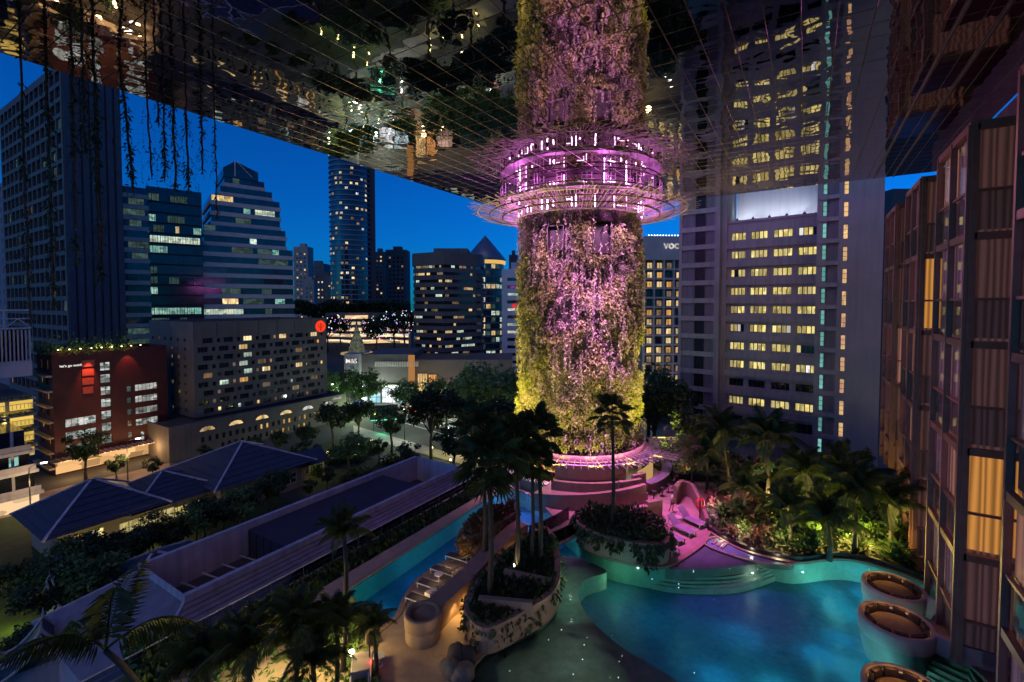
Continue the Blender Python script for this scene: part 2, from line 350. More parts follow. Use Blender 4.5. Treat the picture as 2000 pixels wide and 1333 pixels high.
# raised trim rails that run along the hotel side of the ceiling
for i, X in enumerate((5.25, 6.7)):
    q = MB(); q.box(X-.05, X+.05, 14, CY1-.3, -.12, -.02); q.build('trim_rail', MAT['seam'], ceil)
# ================================================================== planted column
KX, KY = -20.1, 45.2; KR = 6.75; KS = .803; OC = 32.25; KZ = CEIL-KS*OC   # column and gantry are drawn at 1/KS of their size
def KP(r, a, z): return Vector((KX+KS*r*cos(a), KY+KS*r*sin(a), KZ+KS*z))
FA = atan2(-KY, -KX)                        # direction from the column to the camera
col = thing('planted_column', 'huge round column clothed in climbing plants rising from the bar', 'column', (KX,KY,KZ)); col.scale = (KS,)*3
b = MB(); b.lathe([(KR,-1.0),(KR,OC-.05)], 64); b.build('core', M('column_concrete', (.07,.06,.055), .9, 0, .35, .8), col, True)
b = MB(); b.lathe([(7.9,-1.3),(8.5,-1.1),(8.5,-.1),(8.3,0),(8.2,-.3),(7.1,-.3)], 64); b.build('planter_rim', MAT['stone_wall'], col, True)
niches = [(-22,23.6,26.4,1.0),(20.5,23.2,26.8,1.15)]
for da, z0, z1, hw in niches:
    a = FA + radians(da); t = Vector((-sin(a), cos(a), 0)); n = Vector((cos(a), sin(a), 0)); q = MB(); c = n*(KR+.02)
    p = [c-t*hw, c+t*hw]
    q.add([(p[0]+n*.5)+Vector((0,0,z0)), (p[1]+n*.5)+Vector((0,0,z0)), (p[1]+n*.5)+Vector((0,0,z1)), (p[0]+n*.5)+Vector((0,0,z1)), p[0]+Vector((0,0,z0)), p[1]+Vector((0,0,z0)), p[1]+Vector((0,0,z1)), p[0]+Vector((0,0,z1))],
          [(0,4,5,1),(1,5,6,2),(2,6,7,3),(3,7,4,0)], 1); q.add([p[0]+n*.05+Vector((0,0,z0)), p[1]+n*.05+Vector((0,0,z0)), p[1]+n*.05+Vector((0,0,z1)), p[0]+n*.05+Vector((0,0,z1))], [(0,1,2,3)], 0)
    for zz in (z0, z1): q.bar(p[0]+n*.52+Vector((0,0,zz)), p[1]+n*.52+Vector((0,0,zz)), .09, .09, 1)
    for pp in p: q.bar(pp+n*.52+Vector((0,0,z0)), pp+n*.52+Vector((0,0,z1)), .09, .09, 1)
    q.build('opening', [MAT['metal_dark'], MAT['gantry_dark']], col)
lf = MB(); lr = random.Random(11)
def leafquad(mb, p, out, s, r, droop=.6, asp=.55, mi=0):
    """one pointed leaf: two triangles folded along its midrib"""
    side = Vector((r.gauss(0,1), r.gauss(0,1), r.gauss(0,.6))); d = (out*r.uniform(.15,1.) + side*.55 + Vector((0,0,-droop*r.uniform(.3,1.3)))).normalized()
    w = d.cross(Vector((r.gauss(0,1), r.gauss(0,1), r.gauss(0,1)))).normalized()*(s*asp*.5)
    m = p + d*(s*.45); mb.add([p, m+w, p+d*s, m-w], [(0,1,2),(0,2,3)], mi)
k = 0
while k < 84000:
    a = FA + lr.uniform(-2.1, 2.1); z = -.3 + (lr.random()**.92)*(OC-.5+.3)
    n3 = mn.noise(Vector((cos(a)*3.2, sin(a)*3.2, z*.33))) ; n1 = mn.noise(Vector((cos(a)*9+7, sin(a)*9, z*1.1)))
    dens = .5 + .8*n3 + .6*n1
    if lr.random() > dens: continue
    if any(abs((((a-FA)*180/pi) - da)*pi/180*KR) < hw+.15 and z0-.2 < z < z1+.25 for da, z0, z1, hw in niches): continue
    k += 1; bulge = max(0, .55 + 1.0*n3 + .6*n1); rr = KR + .05 + lr.random()*(.22+bulge*1.05)
    o = Vector((cos(a), sin(a), 0)); leafquad(lf, o*rr + Vector((0,0,z)), o, lr.choice([.13,.17,.21,.26,.4])*lr.uniform(.8,1.25), lr, .9, .55, 0 if n3 < .08 and n1 < .25 else 1 if n3 >= .08 else 2)
for j in range(420):   # trailing strands: bottom fringe and loose tendrils at the flanks
    a = FA + lr.uniform(-2.0, 2.0); low = j < 110; z = lr.uniform(.6,2.6) if low else lr.uniform(8, 29); L_ = lr.uniform(1,2.6) if low else lr.uniform(1.2,4.5); rr = KR + lr.uniform(.5,1.45); o = Vector((cos(a), sin(a), 0))
    for q in range(int(L_*16)): leafquad(lf, o*(rr+lr.uniform(-.1,.12)) + Vector((lr.uniform(-.12,.12), lr.uniform(-.12,.12), z-q/16)), o, lr.uniform(.14,.34), lr, 1.6, .5, j % 3)
stuff(lf.build('foliage', [MAT['leaf_wall'], MAT['leaf_wall_green'], MAT['leaf_wall_grey']], col))
# ------------------------------------------------------------------ ring-shaped lighting gantry under the ceiling
gz0, gz1 = 28.0, 29.25
gan = thing('lighting_gantry', 'ring shaped steel gantry glowing magenta round the top of the column', 'gantry', (KX,KY,KZ)); gan.scale = (KS,)*3
def hoop(r, z, th, mat, name='hoop', n=72):
    q = MB(); q.tube([(r*cos(2*pi*i/n), r*sin(2*pi*i/n), z) for i in range(n+1)], th, 6, cap=False); return q.build(name, mat, gan, True)
for r, z, th, mt in ((8.2,gz0,.09,'gantry'),(9.9,28.4,.11,'gantry_dark'),(11.6,28.72,.08,'gantry_dark'),(13.1,29.02,.05,'gantry'),(10.2,30.6,.08,'gantry_dark'),(10.2,OC-.25,.08,'gantry_dark')): hoop(r, z, th, MAT[mt])
sm = MB(); sm.bar((8.2,0,gz0+.06), (14.0,0,gz1+.06), .036, .045); sme = sm.mesh('spoke', [MAT['gantry']]); sr = random.Random(5)
for i in range(230): put('spoke', sme, gan, (0,0,0), (0,0,2*pi*(i+sr.uniform(-.4,.4))/230), (sr.uniform(.9,1.06),)*2+(sr.uniform(.994,1.006),))
pm = MB(); pm.bar((10.2,0,28.5), (10.2,0,OC-.2), .06, .06); pme2 = pm.mesh('post', [MAT['gantry']])
for i in range(40): put('post', pme2, gan, (0,0,0), (0,0,2*pi*(i+sr.uniform(-.4,.4))/40), (1,1,sr.uniform(.995,1.0)))
for i in range(12):     # catwalk: straight beams in a twelve-sided ring, with deck plates
    a0, a1 = 2*pi*i/12, 2*pi*(i+1)/12; q = MB()
    for r in (8.6, 10.1): q.bar((r*cos(a0), r*sin(a0), 30.25), (r*cos(a1), r*sin(a1), 30.25), .14, .3)
    for t in (.15,.5,.85):
        A = a0+(a1-a0)*t; q.bar((8.4*cos(A), 8.4*sin(A), 30.2), (10.1*cos(A), 10.1*sin(A), 30.2), .1, .16)
    q.add([(8.6*cos(a0),8.6*sin(a0),30.42),(10.1*cos(a0),10.1*sin(a0),30.42),(10.1*cos(a1),10.1*sin(a1),30.42),(8.6*cos(a1),8.6*sin(a1),30.42)], [(0,1,2,3),(3,2,1,0)][:1])
    q.build('catwalk', MAT['gantry'], gan)
fm = MB()                # lattice frames standing against the column
for z0, z1 in ((28.1,29.95),(30.6,OC-.2)):
    for y in (-.55,0,.55): fm.bar((8.1,y,z0), (8.1,y,z1), .07)
    for z in (z0+.3,(z0+z1)/2,z1-.3): fm.bar((8.1,-.55,z), (8.1,.55,z), .06)
fme = fm.mesh('lattice_frame', [MAT['gantry']])
for i in range(18): put('lattice_frame', fme, gan, (0,0,0), (0,0,FA+2*pi*i/18+.1))
tm = MB(); tm.box(7.9,8.0,-.045,.045,0,1); tme = tm.mesh('light_tube', [E('magenta_tube', (1,.55,1), 9, rnd=.6)])
gr = random.Random(9)
for i in range(40):
    for z_ in (28.25, 30.55):
        if gr.random() < .85: put('light_tube', tme, gan, (0,0,z_+gr.uniform(-.1,.3)), (0,0,FA+2*pi*(i+gr.uniform(-.45,.45))/40), (1,1,gr.uniform(.35,1.5)))
    if gr.random() < .6: put('light_tube', tme, gan, (7.95*cos(i*.157)*.0,0,28.2+gr.choice([.3,.9,2.9])), (0,0,FA+2*pi*i/40), (1,gr.uniform(4,12),.07))
lm = MB(); lm.tube([(0,0,0),(0,0,-.42)], [.13,.19], 8); lm.bar((0,0,0), (0,0,.3), .05); lme = lm.mesh('spotlight', [MAT['metal_dark']])
for i in range(34):
    a = FA + 2*pi*(i+gr.uniform(-.3,.3))/34; put('spotlight', lme, gan, (9.9*cos(a), 9.9*sin(a), 29.8), (gr.uniform(-.5,.5), gr.uniform(-.5,.5), a))
PINK = (1,.16,.82); MAG = (.95,.2,1)
for i in range(10):
    a = FA + 2*pi*i/10; lamp('gantry_lamp', 'POINT', KP(9.1, a, 29.0), 320, MAG, size=.06)
    lamp('gantry_lamp', 'POINT', KP(9.1, a+.3, 31.3), 420, MAG, size=.06)
for da, pw, zt in ((-30,1600,20),(-12,5000,16),(4,9000,12),(18,11000,9),(32,6000,11)):
    a = FA + radians(da); lamp('wash_spot', 'SPOT', KP(11.4, a, 28.0), pw*5, (1,.32,.85) if da < 0 else (1,.34,1), size=.12, spot=radians(32), blend=.95, target=KP(6.7, a, zt))
for i in range(13):      # lamps under the spokes that graze the top of the planting
    a = FA + radians(-84+i*14); lamp('graze_spot', 'SPOT', KP(9.4, a, 27.9), (4200 if 3 < i < 10 else 300), (1,.4,.92), size=.08, spot=radians(80), blend=.9, target=KP(7.3, a, 22.5))
for da in (-100,-78,-55,-33,-12,10,32,54,76,98):   # warm uplights hidden in the planter ring
    a = FA + radians(da); pw = 1500 if abs(da) < 50 else 6500
    lamp('uplight', 'SPOT', KP(11.2, a, -.9), pw*3.4, (1,.8,.12), size=.1, spot=radians(100), blend=.8, target=KP(7.2, a, 5.5 if abs(da) < 50 else 16))
# ================================================================== vines hanging from the ceiling edge
vr = random.Random(21)
VN = [(38,60,60,640,.5),(90,85,105,600,.7),(140,60,150,520,.55),(182,90,195,560,.8),(233,105,262,385,.7),(283,128,297,352,.45),(318,150,322,358,.5),(335,140,344,372,.7),(362,150,368,376,.6),(392,160,396,342,.5),(418,165,424,430,.3),(160,40,165,300,.6),(300,70,310,250,.4)]
for i, (x0, y0, x1, y1, th) in enumerate(VN):
    p = G(x0, y0, CEIL); d = p.dot(_H); q = AD(x1, y1, d); n = 14; path = []
    for k in range(n+1):
        t = k/n; path.append(Vector(p).lerp(q, t) + Vector((vr.uniform(-.035,.035), vr.uniform(-.035,.035), 0)))
    v = thing('hanging_vine', f'{ORD[i]} of the dark leafy vines trailing from the mirrored ceiling', 'vine', tuple(p), group='vines trailing from the ceiling')
    b = MB(); b.tube([a-p for a in path], [.05*th+.02]*n+[.015], 5); b.build('stem', MAT['bark'], v)
    b = MB(); Lz = (q-p).length
    for k in range(int(Lz*85*th)+80):
        t = vr.random()
        if mn.noise(Vector((t*Lz*.9, i*3.7, 0)))+vr.uniform(-.35,.35) < -.02: continue
        a = path[min(int(t*n),n-1)].lerp(path[min(int(t*n)+1,n)], t*n-int(t*n)) - p
        an = vr.uniform(0, 2*pi); o = Vector((cos(an), sin(an), 0)); leafquad(b, a + o*vr.uniform(0,.22*th), o, vr.uniform(.14,.34)*(.6+.5*th), vr, 1.5, .3)
    for s_ in range(int(9*th)+2):     # thin side tendrils
        t = vr.uniform(.3,.9); a = path[int(t*n)] - p; off = Vector((vr.uniform(-.7,.7), vr.uniform(-.7,.7), 0)); LL = vr.uniform(1,3)
        for k in range(int(LL*7)): leafquad(b, a + off*min(1,k/6) + Vector((0,0,-k/7)), off.normalized(), vr.uniform(.1,.22), vr, 1.8, .25)
    stuff(b.build('leaves', MAT['leaf_dark'], v))
ST = -15.0     # street level
crng = random.Random(31)
XE, YN = Vector((1,0,0)), Vector((0,1,0))
def plan_hit(px, P, U):
    """where the sight line of column px meets the plan line P + s U; returns s"""
    r = ray(px, 600); a, b = r.x, r.y
    den = U.x*b - U.y*a
    return (-P.x*b + P.y*a)/den
def zat(y, p):
    """height seen at picture row y above plan point p"""
    d = Vector((p[0],p[1],0)).dot(_H); return AD(1000, y, d).z if True else 0
def shell(t, LE, LS, z0, z1, opsE, opsS, dep, mat, roof='roof_grey', par=.6):
    b = MB(); grid_wall(b, (0,0,z0), YN, LE, z1-z0, opsE, dep); b.build('wall', mat, t)
    b = MB(); grid_wall(b, (-LS,0,z0), XE, LS, z1-z0, opsS, dep); b.build('wall', mat, t)
    b = MB(); b.add([(-LS,0,z0),(-LS,LE,z0),(0,LE,z0),(-LS,0,z1),(-LS,LE,z1),(0,LE,z1)], [(0,3,4,1),(1,4,5,2)]); b.build('rear_wall', mat, t)
    b = MB(); b.box(-LS+.3,-.3,.3,LE-.3,z1-par-.2,z1-par); b.build('roof', MAT[roof], t)
    b = MB(); b.wall([(-LS+.15,.15),(-.15,.15),(-.15,LE-.15),(-LS+.15,LE-.15)], .3, z1-par, z1+.02, closed=True); b.build('parapet', mat, t)
def pick(w):
    r = crng.random()
    for p, m in w:
        if r < p: return MAT[m]
        r -= p
    return MAT['glass']
# ================================================================== tower with a window grid, far left
cx = AD(133, 600, 125); P0 = Vector((cx.x, cx.y, 0))
t = thing('apartment_tower', 'dark gridded tower with a blue ribbed side wall, cut by the ceiling edge', 'tower', (P0.x, P0.y, ST))
LE = plan_hit(246, P0, YN); LS = 60; H = 96
ops = []; nr = 22; nc = 13
for r in range(nr):
    for c in range(nc): ops.append((1.2+c*4.5, 1.2+c*4.5+3.7, 6+r*4.05, 6+r*4.05+2.9))
shell(t, LE, LS, 0, H, [], ops, .5, M('tower_grid_concrete', (.11,.1,.1), .8, 0, .15, .3))
for (a, b_, c, d) in ops: window(t, (-LS,0,0), XE, a, c, b_-a, d-c, pick([(.02,'warm_dim'),(.03,'cool_dim')]), 3, 1, .5, .12)
fb = M('blue_rib_cladding', (.055,.06,.085), .55, .2, .2, .2)
for i in range(7):
    w_ = LE/7; b = MB(); b.box(.02,.5,i*w_+.25,(i+1)*w_-.25,4,H-.4); b.build('rib_panel', fb, t)
# ------------------------------------------------------------------ pale slab tower at the very edge
p = AD(36, 600, 175); t = thing('slab_tower', 'plain lilac grey slab tower at the far left edge', 'tower', (p.x,p.y,ST))
shell(t, 18, 40, 0, zat(345,(p.x,p.y))-ST, [], [(3+i*6,4+i*6,8+j*4,10+j*4) for i in range(6) for j in range(18)], .3, M('lilac_render', (.2,.18,.22), .85, 0, .12, .2, streak=.2))
# ------------------------------------------------------------------ louvred building with lit planted terraces
p = AD(64, 700, 84); t = thing('terraced_building', 'white louvred building with yellow lit planted terraces at the left edge', 'building', (p.x, p.y-20, ST))
LV = M('white_louvre_screen', (.36,.35,.42), .6, 0, .1, .5)
zt, zb = zat(606,(p.x,p.y))-ST, zat(760,(p.x,p.y))-ST
b = MB(); b.box(-22,-.5,0,20,zb+2.4,zt-9); b.build('wall', LV, t)
q = MB(); q.box(-.04,.14,-.09,.09,zt-9,zt-3.5); me = q.mesh('louvre', [LV])
for i in range(40): put('louvre', me, t, (-.3,i*.5+.25,0))
b = MB(); b.box(-20,-.8,.5,19.5,zt-9,zt-3.5); b.build('screen_backing', MAT['glass'], t)
for i in range(6):
    y0 = i*20/6; y1 = (i+1)*20/6; b = MB(); b.bar((-.2,y0,zt-3.3), (-.2,y0,zt), .22); b.bar((-.2,y0,zt), (-.2,y1,zt), .25); b.bar((-.2,y0,zt-3.2), (-.2,y1,zt-3.2), .25); b.bar((-.2,y0,zt-1.5), (-.2,y1,zt-1.5), .18)
    b.bar((-.2,y0,zt-3.2), (-.2,(y0+y1)/2,zt-1.5), .14); b.bar((-.2,(y0+y1)/2,zt-1.5), (-.2,y1,zt-3.2), .14); b.build('truss_bay', LV, t)
ye = E('terrace_soffit_light', (1,.66,.12), .75, .5, (.5,.3,1), rnd=.2)
lr2 = random.Random(4)
for i, y_ in enumerate((775, 806, 836, 866)):
    z = zat(y_,(p.x,p.y))-ST
    b = MB(); b.box(-14,1.2,0,20,z-.25,z+.15); b.build('terrace_slab', MAT['concrete'], t)
    b = MB(); b.box(-4,-.9,0,20,z-2.2,z-.3); b.build('lit_interior', ye, t)
    for k in range(6): q = MB(); q.box(-.9,-.7,k*3.3,k*3.3+.5,z-2.2,z-.3); q.build('pier', MAT['concrete'], t)
    b = MB()
    for k in range(700):
        leafquad(b, Vector((lr2.uniform(.2,1.25), lr2.uniform(0,20), z+lr2.uniform(.1,.55))), Vector((1,0,.2)), lr2.uniform(.3,.6), lr2, .5)
    stuff(b.build('planting', MAT['leaf'], t))
    q = MB()
    for k in range(40): q.bar((1.1,k*.5,z-1.7), (1.1,k*.5,z-.9), .06)
    q.bar((1.1,0,z-.9), (1.1,20,z-.9), .08); q.build('balustrade', MAT['white_metal'], t)
for k in range(3): lamp('terrace_lamp', 'POINT', (p.x+.6, p.y-16+k*6, zat(790,(p.x,p.y))-1.2), 60, (1,.7,.2), size=.3)
# ------------------------------------------------------------------ low white block with balconies in front of it
p = G(86, 952, ST+3); t = thing('balcony_block', 'low white block with glazed balconies beside the street at left', 'building', (p.x, p.y-14, ST))
for i, z in enumerate((2.6, 6.2, 9.4)):
    b = MB(); b.box(-16,0,0,14+i*-.5,z-.5,z); b.build('balcony_slab', MAT['paint_white'], t)
    b = MB(); b.box(-15,-2,0,13.4-i*.5,z,z+2.9); b.build('glazing', MAT['glass'], t)
    b = MB(); b.box(-.16,-.08,.1,13.7-i*.5,z,z+.9); b.build('rail', MAT['paint_lilac'], t)
    for k in range(4): q = MB(); q.box(-1.95,-1.75,k*3.6,k*3.6+.35,z,z+2.9); q.build('pier', MAT['paint_white'], t)
window(t, (0,0,0), YN, 10.5, 6.8, 1.2, 1.6, MAT['teal_lit'], 1, 1, 1.9)
b = MB(); b.box(-16,-.4,0,13.5,0,2.1); b.build('ground_floor', E('lit_shopfront', (1,.66,.36), .9, .5, (.3,.5,.8), 0), t)
# ------------------------------------------------------------------ dark red building with roof garden
p = G(109, 930, ST); P1 = Vector((p.x,p.y,0)); LE = plan_hit(323, P1, YN); LS = 9; z1 = 23.2
t = thing('red_building', 'dark red windowed block with a planted roof and a red floodlit panel', 'building', (p.x,p.y,ST))
rops = []
rw = []
for k in range(7): rw.append((7.0,8.6,4.2+k*2.45,5.9+k*2.45,'carpark',2,2))
for k, m in enumerate(('carpark','carpark','carpark')): rw.append((1.6,6.2,3.7+k*2.5,5.3+k*2.5,m,5,1))
for k, m in enumerate(('carpark','carpark','carpark','carpark')): rw.append((12.6,16.6,6.6+k*2.45,8.0+k*2.45,m,6,1))
for k in range(5): rw.append((11.2,12.0,4.4+k*2.4,5.6+k*2.4,'cool_dim' if k > 1 else 'warm_dim',1,2))
for k in range(2): rw.append((13.4,14.1,4.4+k*-1.,5.2+k*-1.,'carpark',1,1))
shell(t, LE, LS, 0, z1, [r[:4] for r in rw], [(1.4+i*3.6,3.0+i*3.6,2.4+k*2.9,4.2+k*2.9) for i in range(2) for k in range(7)], .35, MAT['red_wall'])
for (a,b_,c,d,m,nx_,nz_) in rw: window(t, (0,0,0), YN, a, c, b_-a, d-c, MAT[m], nx_, nz_, .35, .06)
for i in range(2):
    for k in range(7): window(t, (-LS,0,0), XE, 1.4+i*3.6, 2.4+k*2.9, 1.6, 1.8, pick([(.5,'warm_dim'),(.2,'warm')]), 2, 1, .35)
for k in range(7): b = MB(); b.box(-LS-1,.0,-.9,-.05,1.2+k*2.9,1.5+k*2.9); b.build('ledge', M('beige_ledge',(.4,.31,.22),.8) if k == 0 else bpy.data.materials['beige_ledge'], t)
for k in range(4): b = MB(); b.box(.04,.16,4.2,6.1-k*.1,z1-3.2-k*1.75,z1-1.9-k*1.75); b.build('panel', M('red_panel', (.34,.08,.045), .5) if k == 0 else bpy.data.materials['red_panel'], t)
sign(t, 'let’s go outdoor', Vector((.08,1.0,z1-2.9)), YN, .62, MAT['white_lit'])
b = MB(); b.box(.1,3.2,-1,LE,3.05,3.2); b.build('canopy', M('canopy_glass', (.3,.22,.16), .5), t)
for k in range(int(LE/.9)): q = MB(); q.box(.1,3.3,k*.9,k*.9+.12,3.2,3.32); q.build('canopy_rib', MAT['white_metal'], t)
b = MB(); b.box(.08,.2,0,LE,.3,2.9); b.build('shopfront', E('shopfront_amber', (1,.55,.22), .9, .7, (.3,.4,.8), 0), t)
b = MB()
for k in range(2600):
    u = lr2.random(); leafquad(b, Vector((lr2.uniform(-LS,.5), u*LE*.74-.6, z1+abs(lr2.gauss(0,1))*1.0*(1+.6*sin(u*23))-.5)), Vector((.6,0,.4)), lr2.uniform(.3,.7), lr2, .5)
stuff(b.build('roof_garden', MAT['leaf'], t))
pr = Vector((p.x,p.y,ST))
lamp('red_flood', 'SPOT', pr+Vector((1.6,5.2,z1-.2)), 5200, (1,.22,.08), size=.05, spot=radians(40), blend=.9, target=pr+Vector((.1,5.0,z1-6)))
lamp('red_flood', 'SPOT', pr+Vector((1.6,11.4,z1-.2)), 900, (1,.2,.1), size=.1, spot=radians(60), target=pr+Vector((.1,11.4,z1-4)))
for k in range(5): lamp('garden_lamp', 'POINT', pr+Vector((.3,1.2+k*2.5,z1+.6)), 60, (1,.75,.2), size=.1)
for k in range(3): lamp('street_glow_lamp', 'POINT', pr+Vector((5,1+k*6,2.6)), 700, (1,.58,.25), size=.4)
for k in range(9):
    q = MB(); q.tube([(0,0,0),(0,0,.12)], .12, 6)
    q.build('garden_light', MAT['bulb_warm'], t, loc=(.4,.8+k*1.6,z1+.35))
# ------------------------------------------------------------------ grey block with punched windows on an arched podium
p = G(331, 905, ST); Pp = Vector((p.x,p.y,0)); LEp = plan_hit(674, Pp, YN); zp = 7.2
t = thing('office_block', 'grey stone office block with scattered square windows and a red round sign', 'building', (p.x,p.y,ST))
gs = M('grey_stone_panel', (.115,.1,.088), .8, 0, .15, .3, streak=.2)
po = []
for i in range(24): po.append((6+i*1.42, 6.65+i*1.42, 2.6, 3.8))
for i in range(16): po.append((10+i*1.42, 10.65+i*1.42, .5, 1.7))
shell(t, LEp, 26, 0, zp, po, [(4,5,3,4.2),(8,9,3,4.2),(12,13,3,4.2)], .25, gs)
for i, o in enumerate(po): window(t, (0,0,0), YN, o[0], o[2], .65, 1.2, pick([(.5,'warm_dim'),(.22,'orange')]) if 8 < i < 22 or i > 30 else MAT['glass'], 1, 1, .25)
for i in range(6):
    y0 = 7.2+i*6.0; b = MB(); n = 12; R = 1.55
    b.add([(0,0,0)]+[(0, R*cos(pi*k/n), .95*sin(pi*k/n)) for k in range(n+1)], [(0,k+1,k+2) for k in range(n)], 0)
    for k in range(0,n+1,2): b.bar((.03,0,0), (.03,R*cos(pi*k/n),.95*sin(pi*k/n)), .05, .05, 1)
    b.tube([(.02, (R+.08)*cos(pi*k/n), 1.03*sin(pi*k/n)) for k in range(n+1)], .09, 5, 2)
    b.build('arched_window', [MAT['warm'] if i < 4 else MAT['white_lit'], MAT['frame'], gs], t, loc=(.03,y0,5.0))
sign(t, 'COACH', Vector((.08,LEp-4.6,6.1)), YN, .8, MAT['white_lit'])
dx_, dy_ = -4.2, plan_hit(376, Pp+Vector((-4.2,0,0)), YN)
LEt = plan_hit(637, Pp+Vector((-4.2,0,0)), YN)-dy_; LSt = 22; Ht = 28.3-zp
O_ = Vector((dx_,dy_,zp)); opsE = []; we = []
for r in range(9):
    z = .6+r*1.96; off = 0 if r % 2 else 2.1; u = .8+off*.5
    while u < LEt-2.6:
        opsE.append((u,u+2.1,z,z+1.15)); we.append((u,z,2.1,1.15,r)); u += 2.95
        if u < LEt-1.4: opsE.append((u,u+.8,z+.1,z+1.0)); we.append((u,z+.1,.8,.9,r)); u += 1.5
opsS = [(1.5+i*3.2,2.4+i*3.2,.9+r*1.96,1.7+r*1.96) for i in range(6) for r in range(9)]
b = MB(); grid_wall(b, O_, YN, LEt, Ht, opsE, .35); b.build('wall', gs, t)
b = MB(); grid_wall(b, O_-XE*LSt, XE, LSt, Ht, opsS, .35); b.build('wall', gs, t)
b = MB(); b.add([O_+Vector((0,LEt,0)), O_+Vector((-LSt,LEt,0)), O_+Vector((-LSt,LEt,Ht)), O_+Vector((0,LEt,Ht))], [(0,1,2,3)]); b.build('rear_wall', gs, t)
b = MB(); b.box(dx_-LSt+.4,dx_-.4,dy_+.4,dy_+LEt-.4,zp+Ht-.9,zp+Ht-.7); b.build('roof', MAT['roof_grey'], t)
b = MB(); b.wall([(dx_-LSt+.2,dy_+.2),(dx_-.2,dy_+.2),(dx_-.2,dy_+LEt-.2),(dx_-LSt+.2,dy_+LEt-.2)], .4, zp+Ht-.75, zp+Ht+.02, closed=True); b.build('parapet', gs, t)
for k in range(7): q = MB(); q.box(dx_+.005,dx_+.07,dy_+k*LEt/7,dy_+k*LEt/7+.09,zp+17.6,zp+Ht-.05); q.build('panel_joint', MAT['frame'], t)
for (u,z,w_,h,r) in we:
    wm = [(.16,'warm'),(.06,'cool'),(.16,'warm_dim')] if r in (0,4,5,8) else [(.03,'warm'),(.03,'cool'),(.08,'warm_dim'),(.02,'orange')]
    window(t, O_, YN, u, z, w_, h, pick(wm), 3 if w_ > 1 else 1, 1, .35, .05)
for (a,b_,c,d) in opsS: window(t, O_-XE*LSt, XE, a, c, b_-a, d-c, pick([(.15,'warm'),(.1,'cool_dim')]), 1, 1, .35, .05)
sy = LEt-1.9; b = MB(); n = 28; b.add([(.12,0,0)]+[(.12,1.5*cos(2*pi*k/n),1.5*sin(2*pi*k/n)) for k in range(n)], [(0,k+1,(k+1)%n+1) for k in range(n)]); b.tube([(.06,1.5*cos(2*pi*k/n),1.5*sin(2*pi*k/n)) for k in range(n+1)], .1, 5, cap=False)
sg = b.build('round_sign', E('red_sign', (1,.055,.02), 1.0, rnd=0), t, loc=O_+Vector((0,sy,18.9)))
b = MB(); b.bar((.17,0,-1.2),(.17,0,.5),.2,.08)
for s_ in (-1,1): b.tube([(.17, s_*(.25+.5*sin(a)), -.5+1.0*a/2.2) for a in [k*.22 for k in range(11)]], .07, 5)
b.tube([(.17,.2*cos(k*pi/6),.62+.2*sin(k*pi/6)) for k in range(13)], .06, 5, cap=False); b.build('emblem', E('red_emblem', (.35,.01,.005), .6, rnd=0), sg)
# ================================================================== striped stepped office tower
def floors(t, foot, z0, n, fh, sp, gl='glass_teal', inset=.4):
    cxx = sum(p_[0] for p_ in foot)/len(foot); cyy = sum(p_[1] for p_ in foot)/len(foot)
    R_ = max(hypot(p_[0]-cxx,p_[1]-cyy) for p_ in foot); ins = [(cxx+(p_[0]-cxx)*(1-inset/R_*1.4), cyy+(p_[1]-cyy)*(1-inset/R_*1.4)) for p_ in foot]
    for k in range(n):
        z = z0+k*fh
        b = MB(); b.prism(foot, z, z+sp, bottom=True); b.build('spandrel', MAT['stripe_stone'], t)
        b = MB(); b.skirt(ins, z+sp, z+fh); b.build('glass_band', MAT[gl], t)
    return ins
P2 = AD(389, 600, 168); P2.z = 0; RZ = -radians(19.4); U2 = Vector((sin(-RZ), cos(RZ), 0)); V2 = Vector((-U2.y, U2.x, 0))   # U2 along the long face, V2 back to the left
t = thing('striped_tower', 'stepped office tower with pale stripes, teal glass and a glazed crown', 'tower', (P2.x,P2.y,ST), RZ)
FH = 3.82
def loc2(px): return plan_hit(px, P2, U2)
L0, L1, L2_, L3, L4 = (loc2(q_) for q_ in (576, 564, 555, 542, 528))
zf = lambda y: zat(y, (P2.x,P2.y))-ST
tiers = [(0,L0,zf(478),0),(1.6,L1,zf(437),1.2),(4.2,L2_,zf(377),2.6),(7.5,L3,zf(345),4.2),(9.0,L4,zf(327),5.2)]
zc = 0.; LITS = []
for (a, l, zt_, s) in tiers:
    n = max(1, round((zt_-zc)/FH)); foot = [(-s, a), (-s, l), (-30, l), (-30, a+2), (-s-3.0 if s else -3.0, a-.0)]
    foot = [(-s,a),(-s,l),(-30,l),(-30,a)]
    floors(t, foot, zc, n, FH, 1.55)
    for k in range(n): LITS.append((zc+k*FH, -s, a, l))
    zc += n*FH
b = MB(); foot = [(-5.2,9.0),(-5.2,loc2(514)),(-28,loc2(514)),(-28,9.0)]; y1 = loc2(514); zt_ = zf(292)
b.skirt(foot, zc, zc+3.2); b.add([(-5.2,9,zc+3.2),(-5.2,y1,zc+3.2),(-28,y1,zc+3.2),(-28,9,zc+3.2),(-9,13,zt_),(-9,y1-6,zt_),(-24,y1-6,zt_),(-24,13,zt_)], [(0,1,5,4),(1,2,6,5),(2,3,7,6),(3,0,4,7),(4,5,6,7)]); b.build('glass_crown', MAT['glass_teal'], t)
for i in range(9):
    q = MB(); f = i/8; yy = 9+(y1-9)*f; yt = 13+(y1-6-13)*f; q.bar((-5.15,yy,zc), (-5.15,yy,zc+3.2), .12); q.bar((-5.15,yy,zc+3.2), (-8.95,yt,zt_), .12); q.build('mullion', MAT['frame'], t)
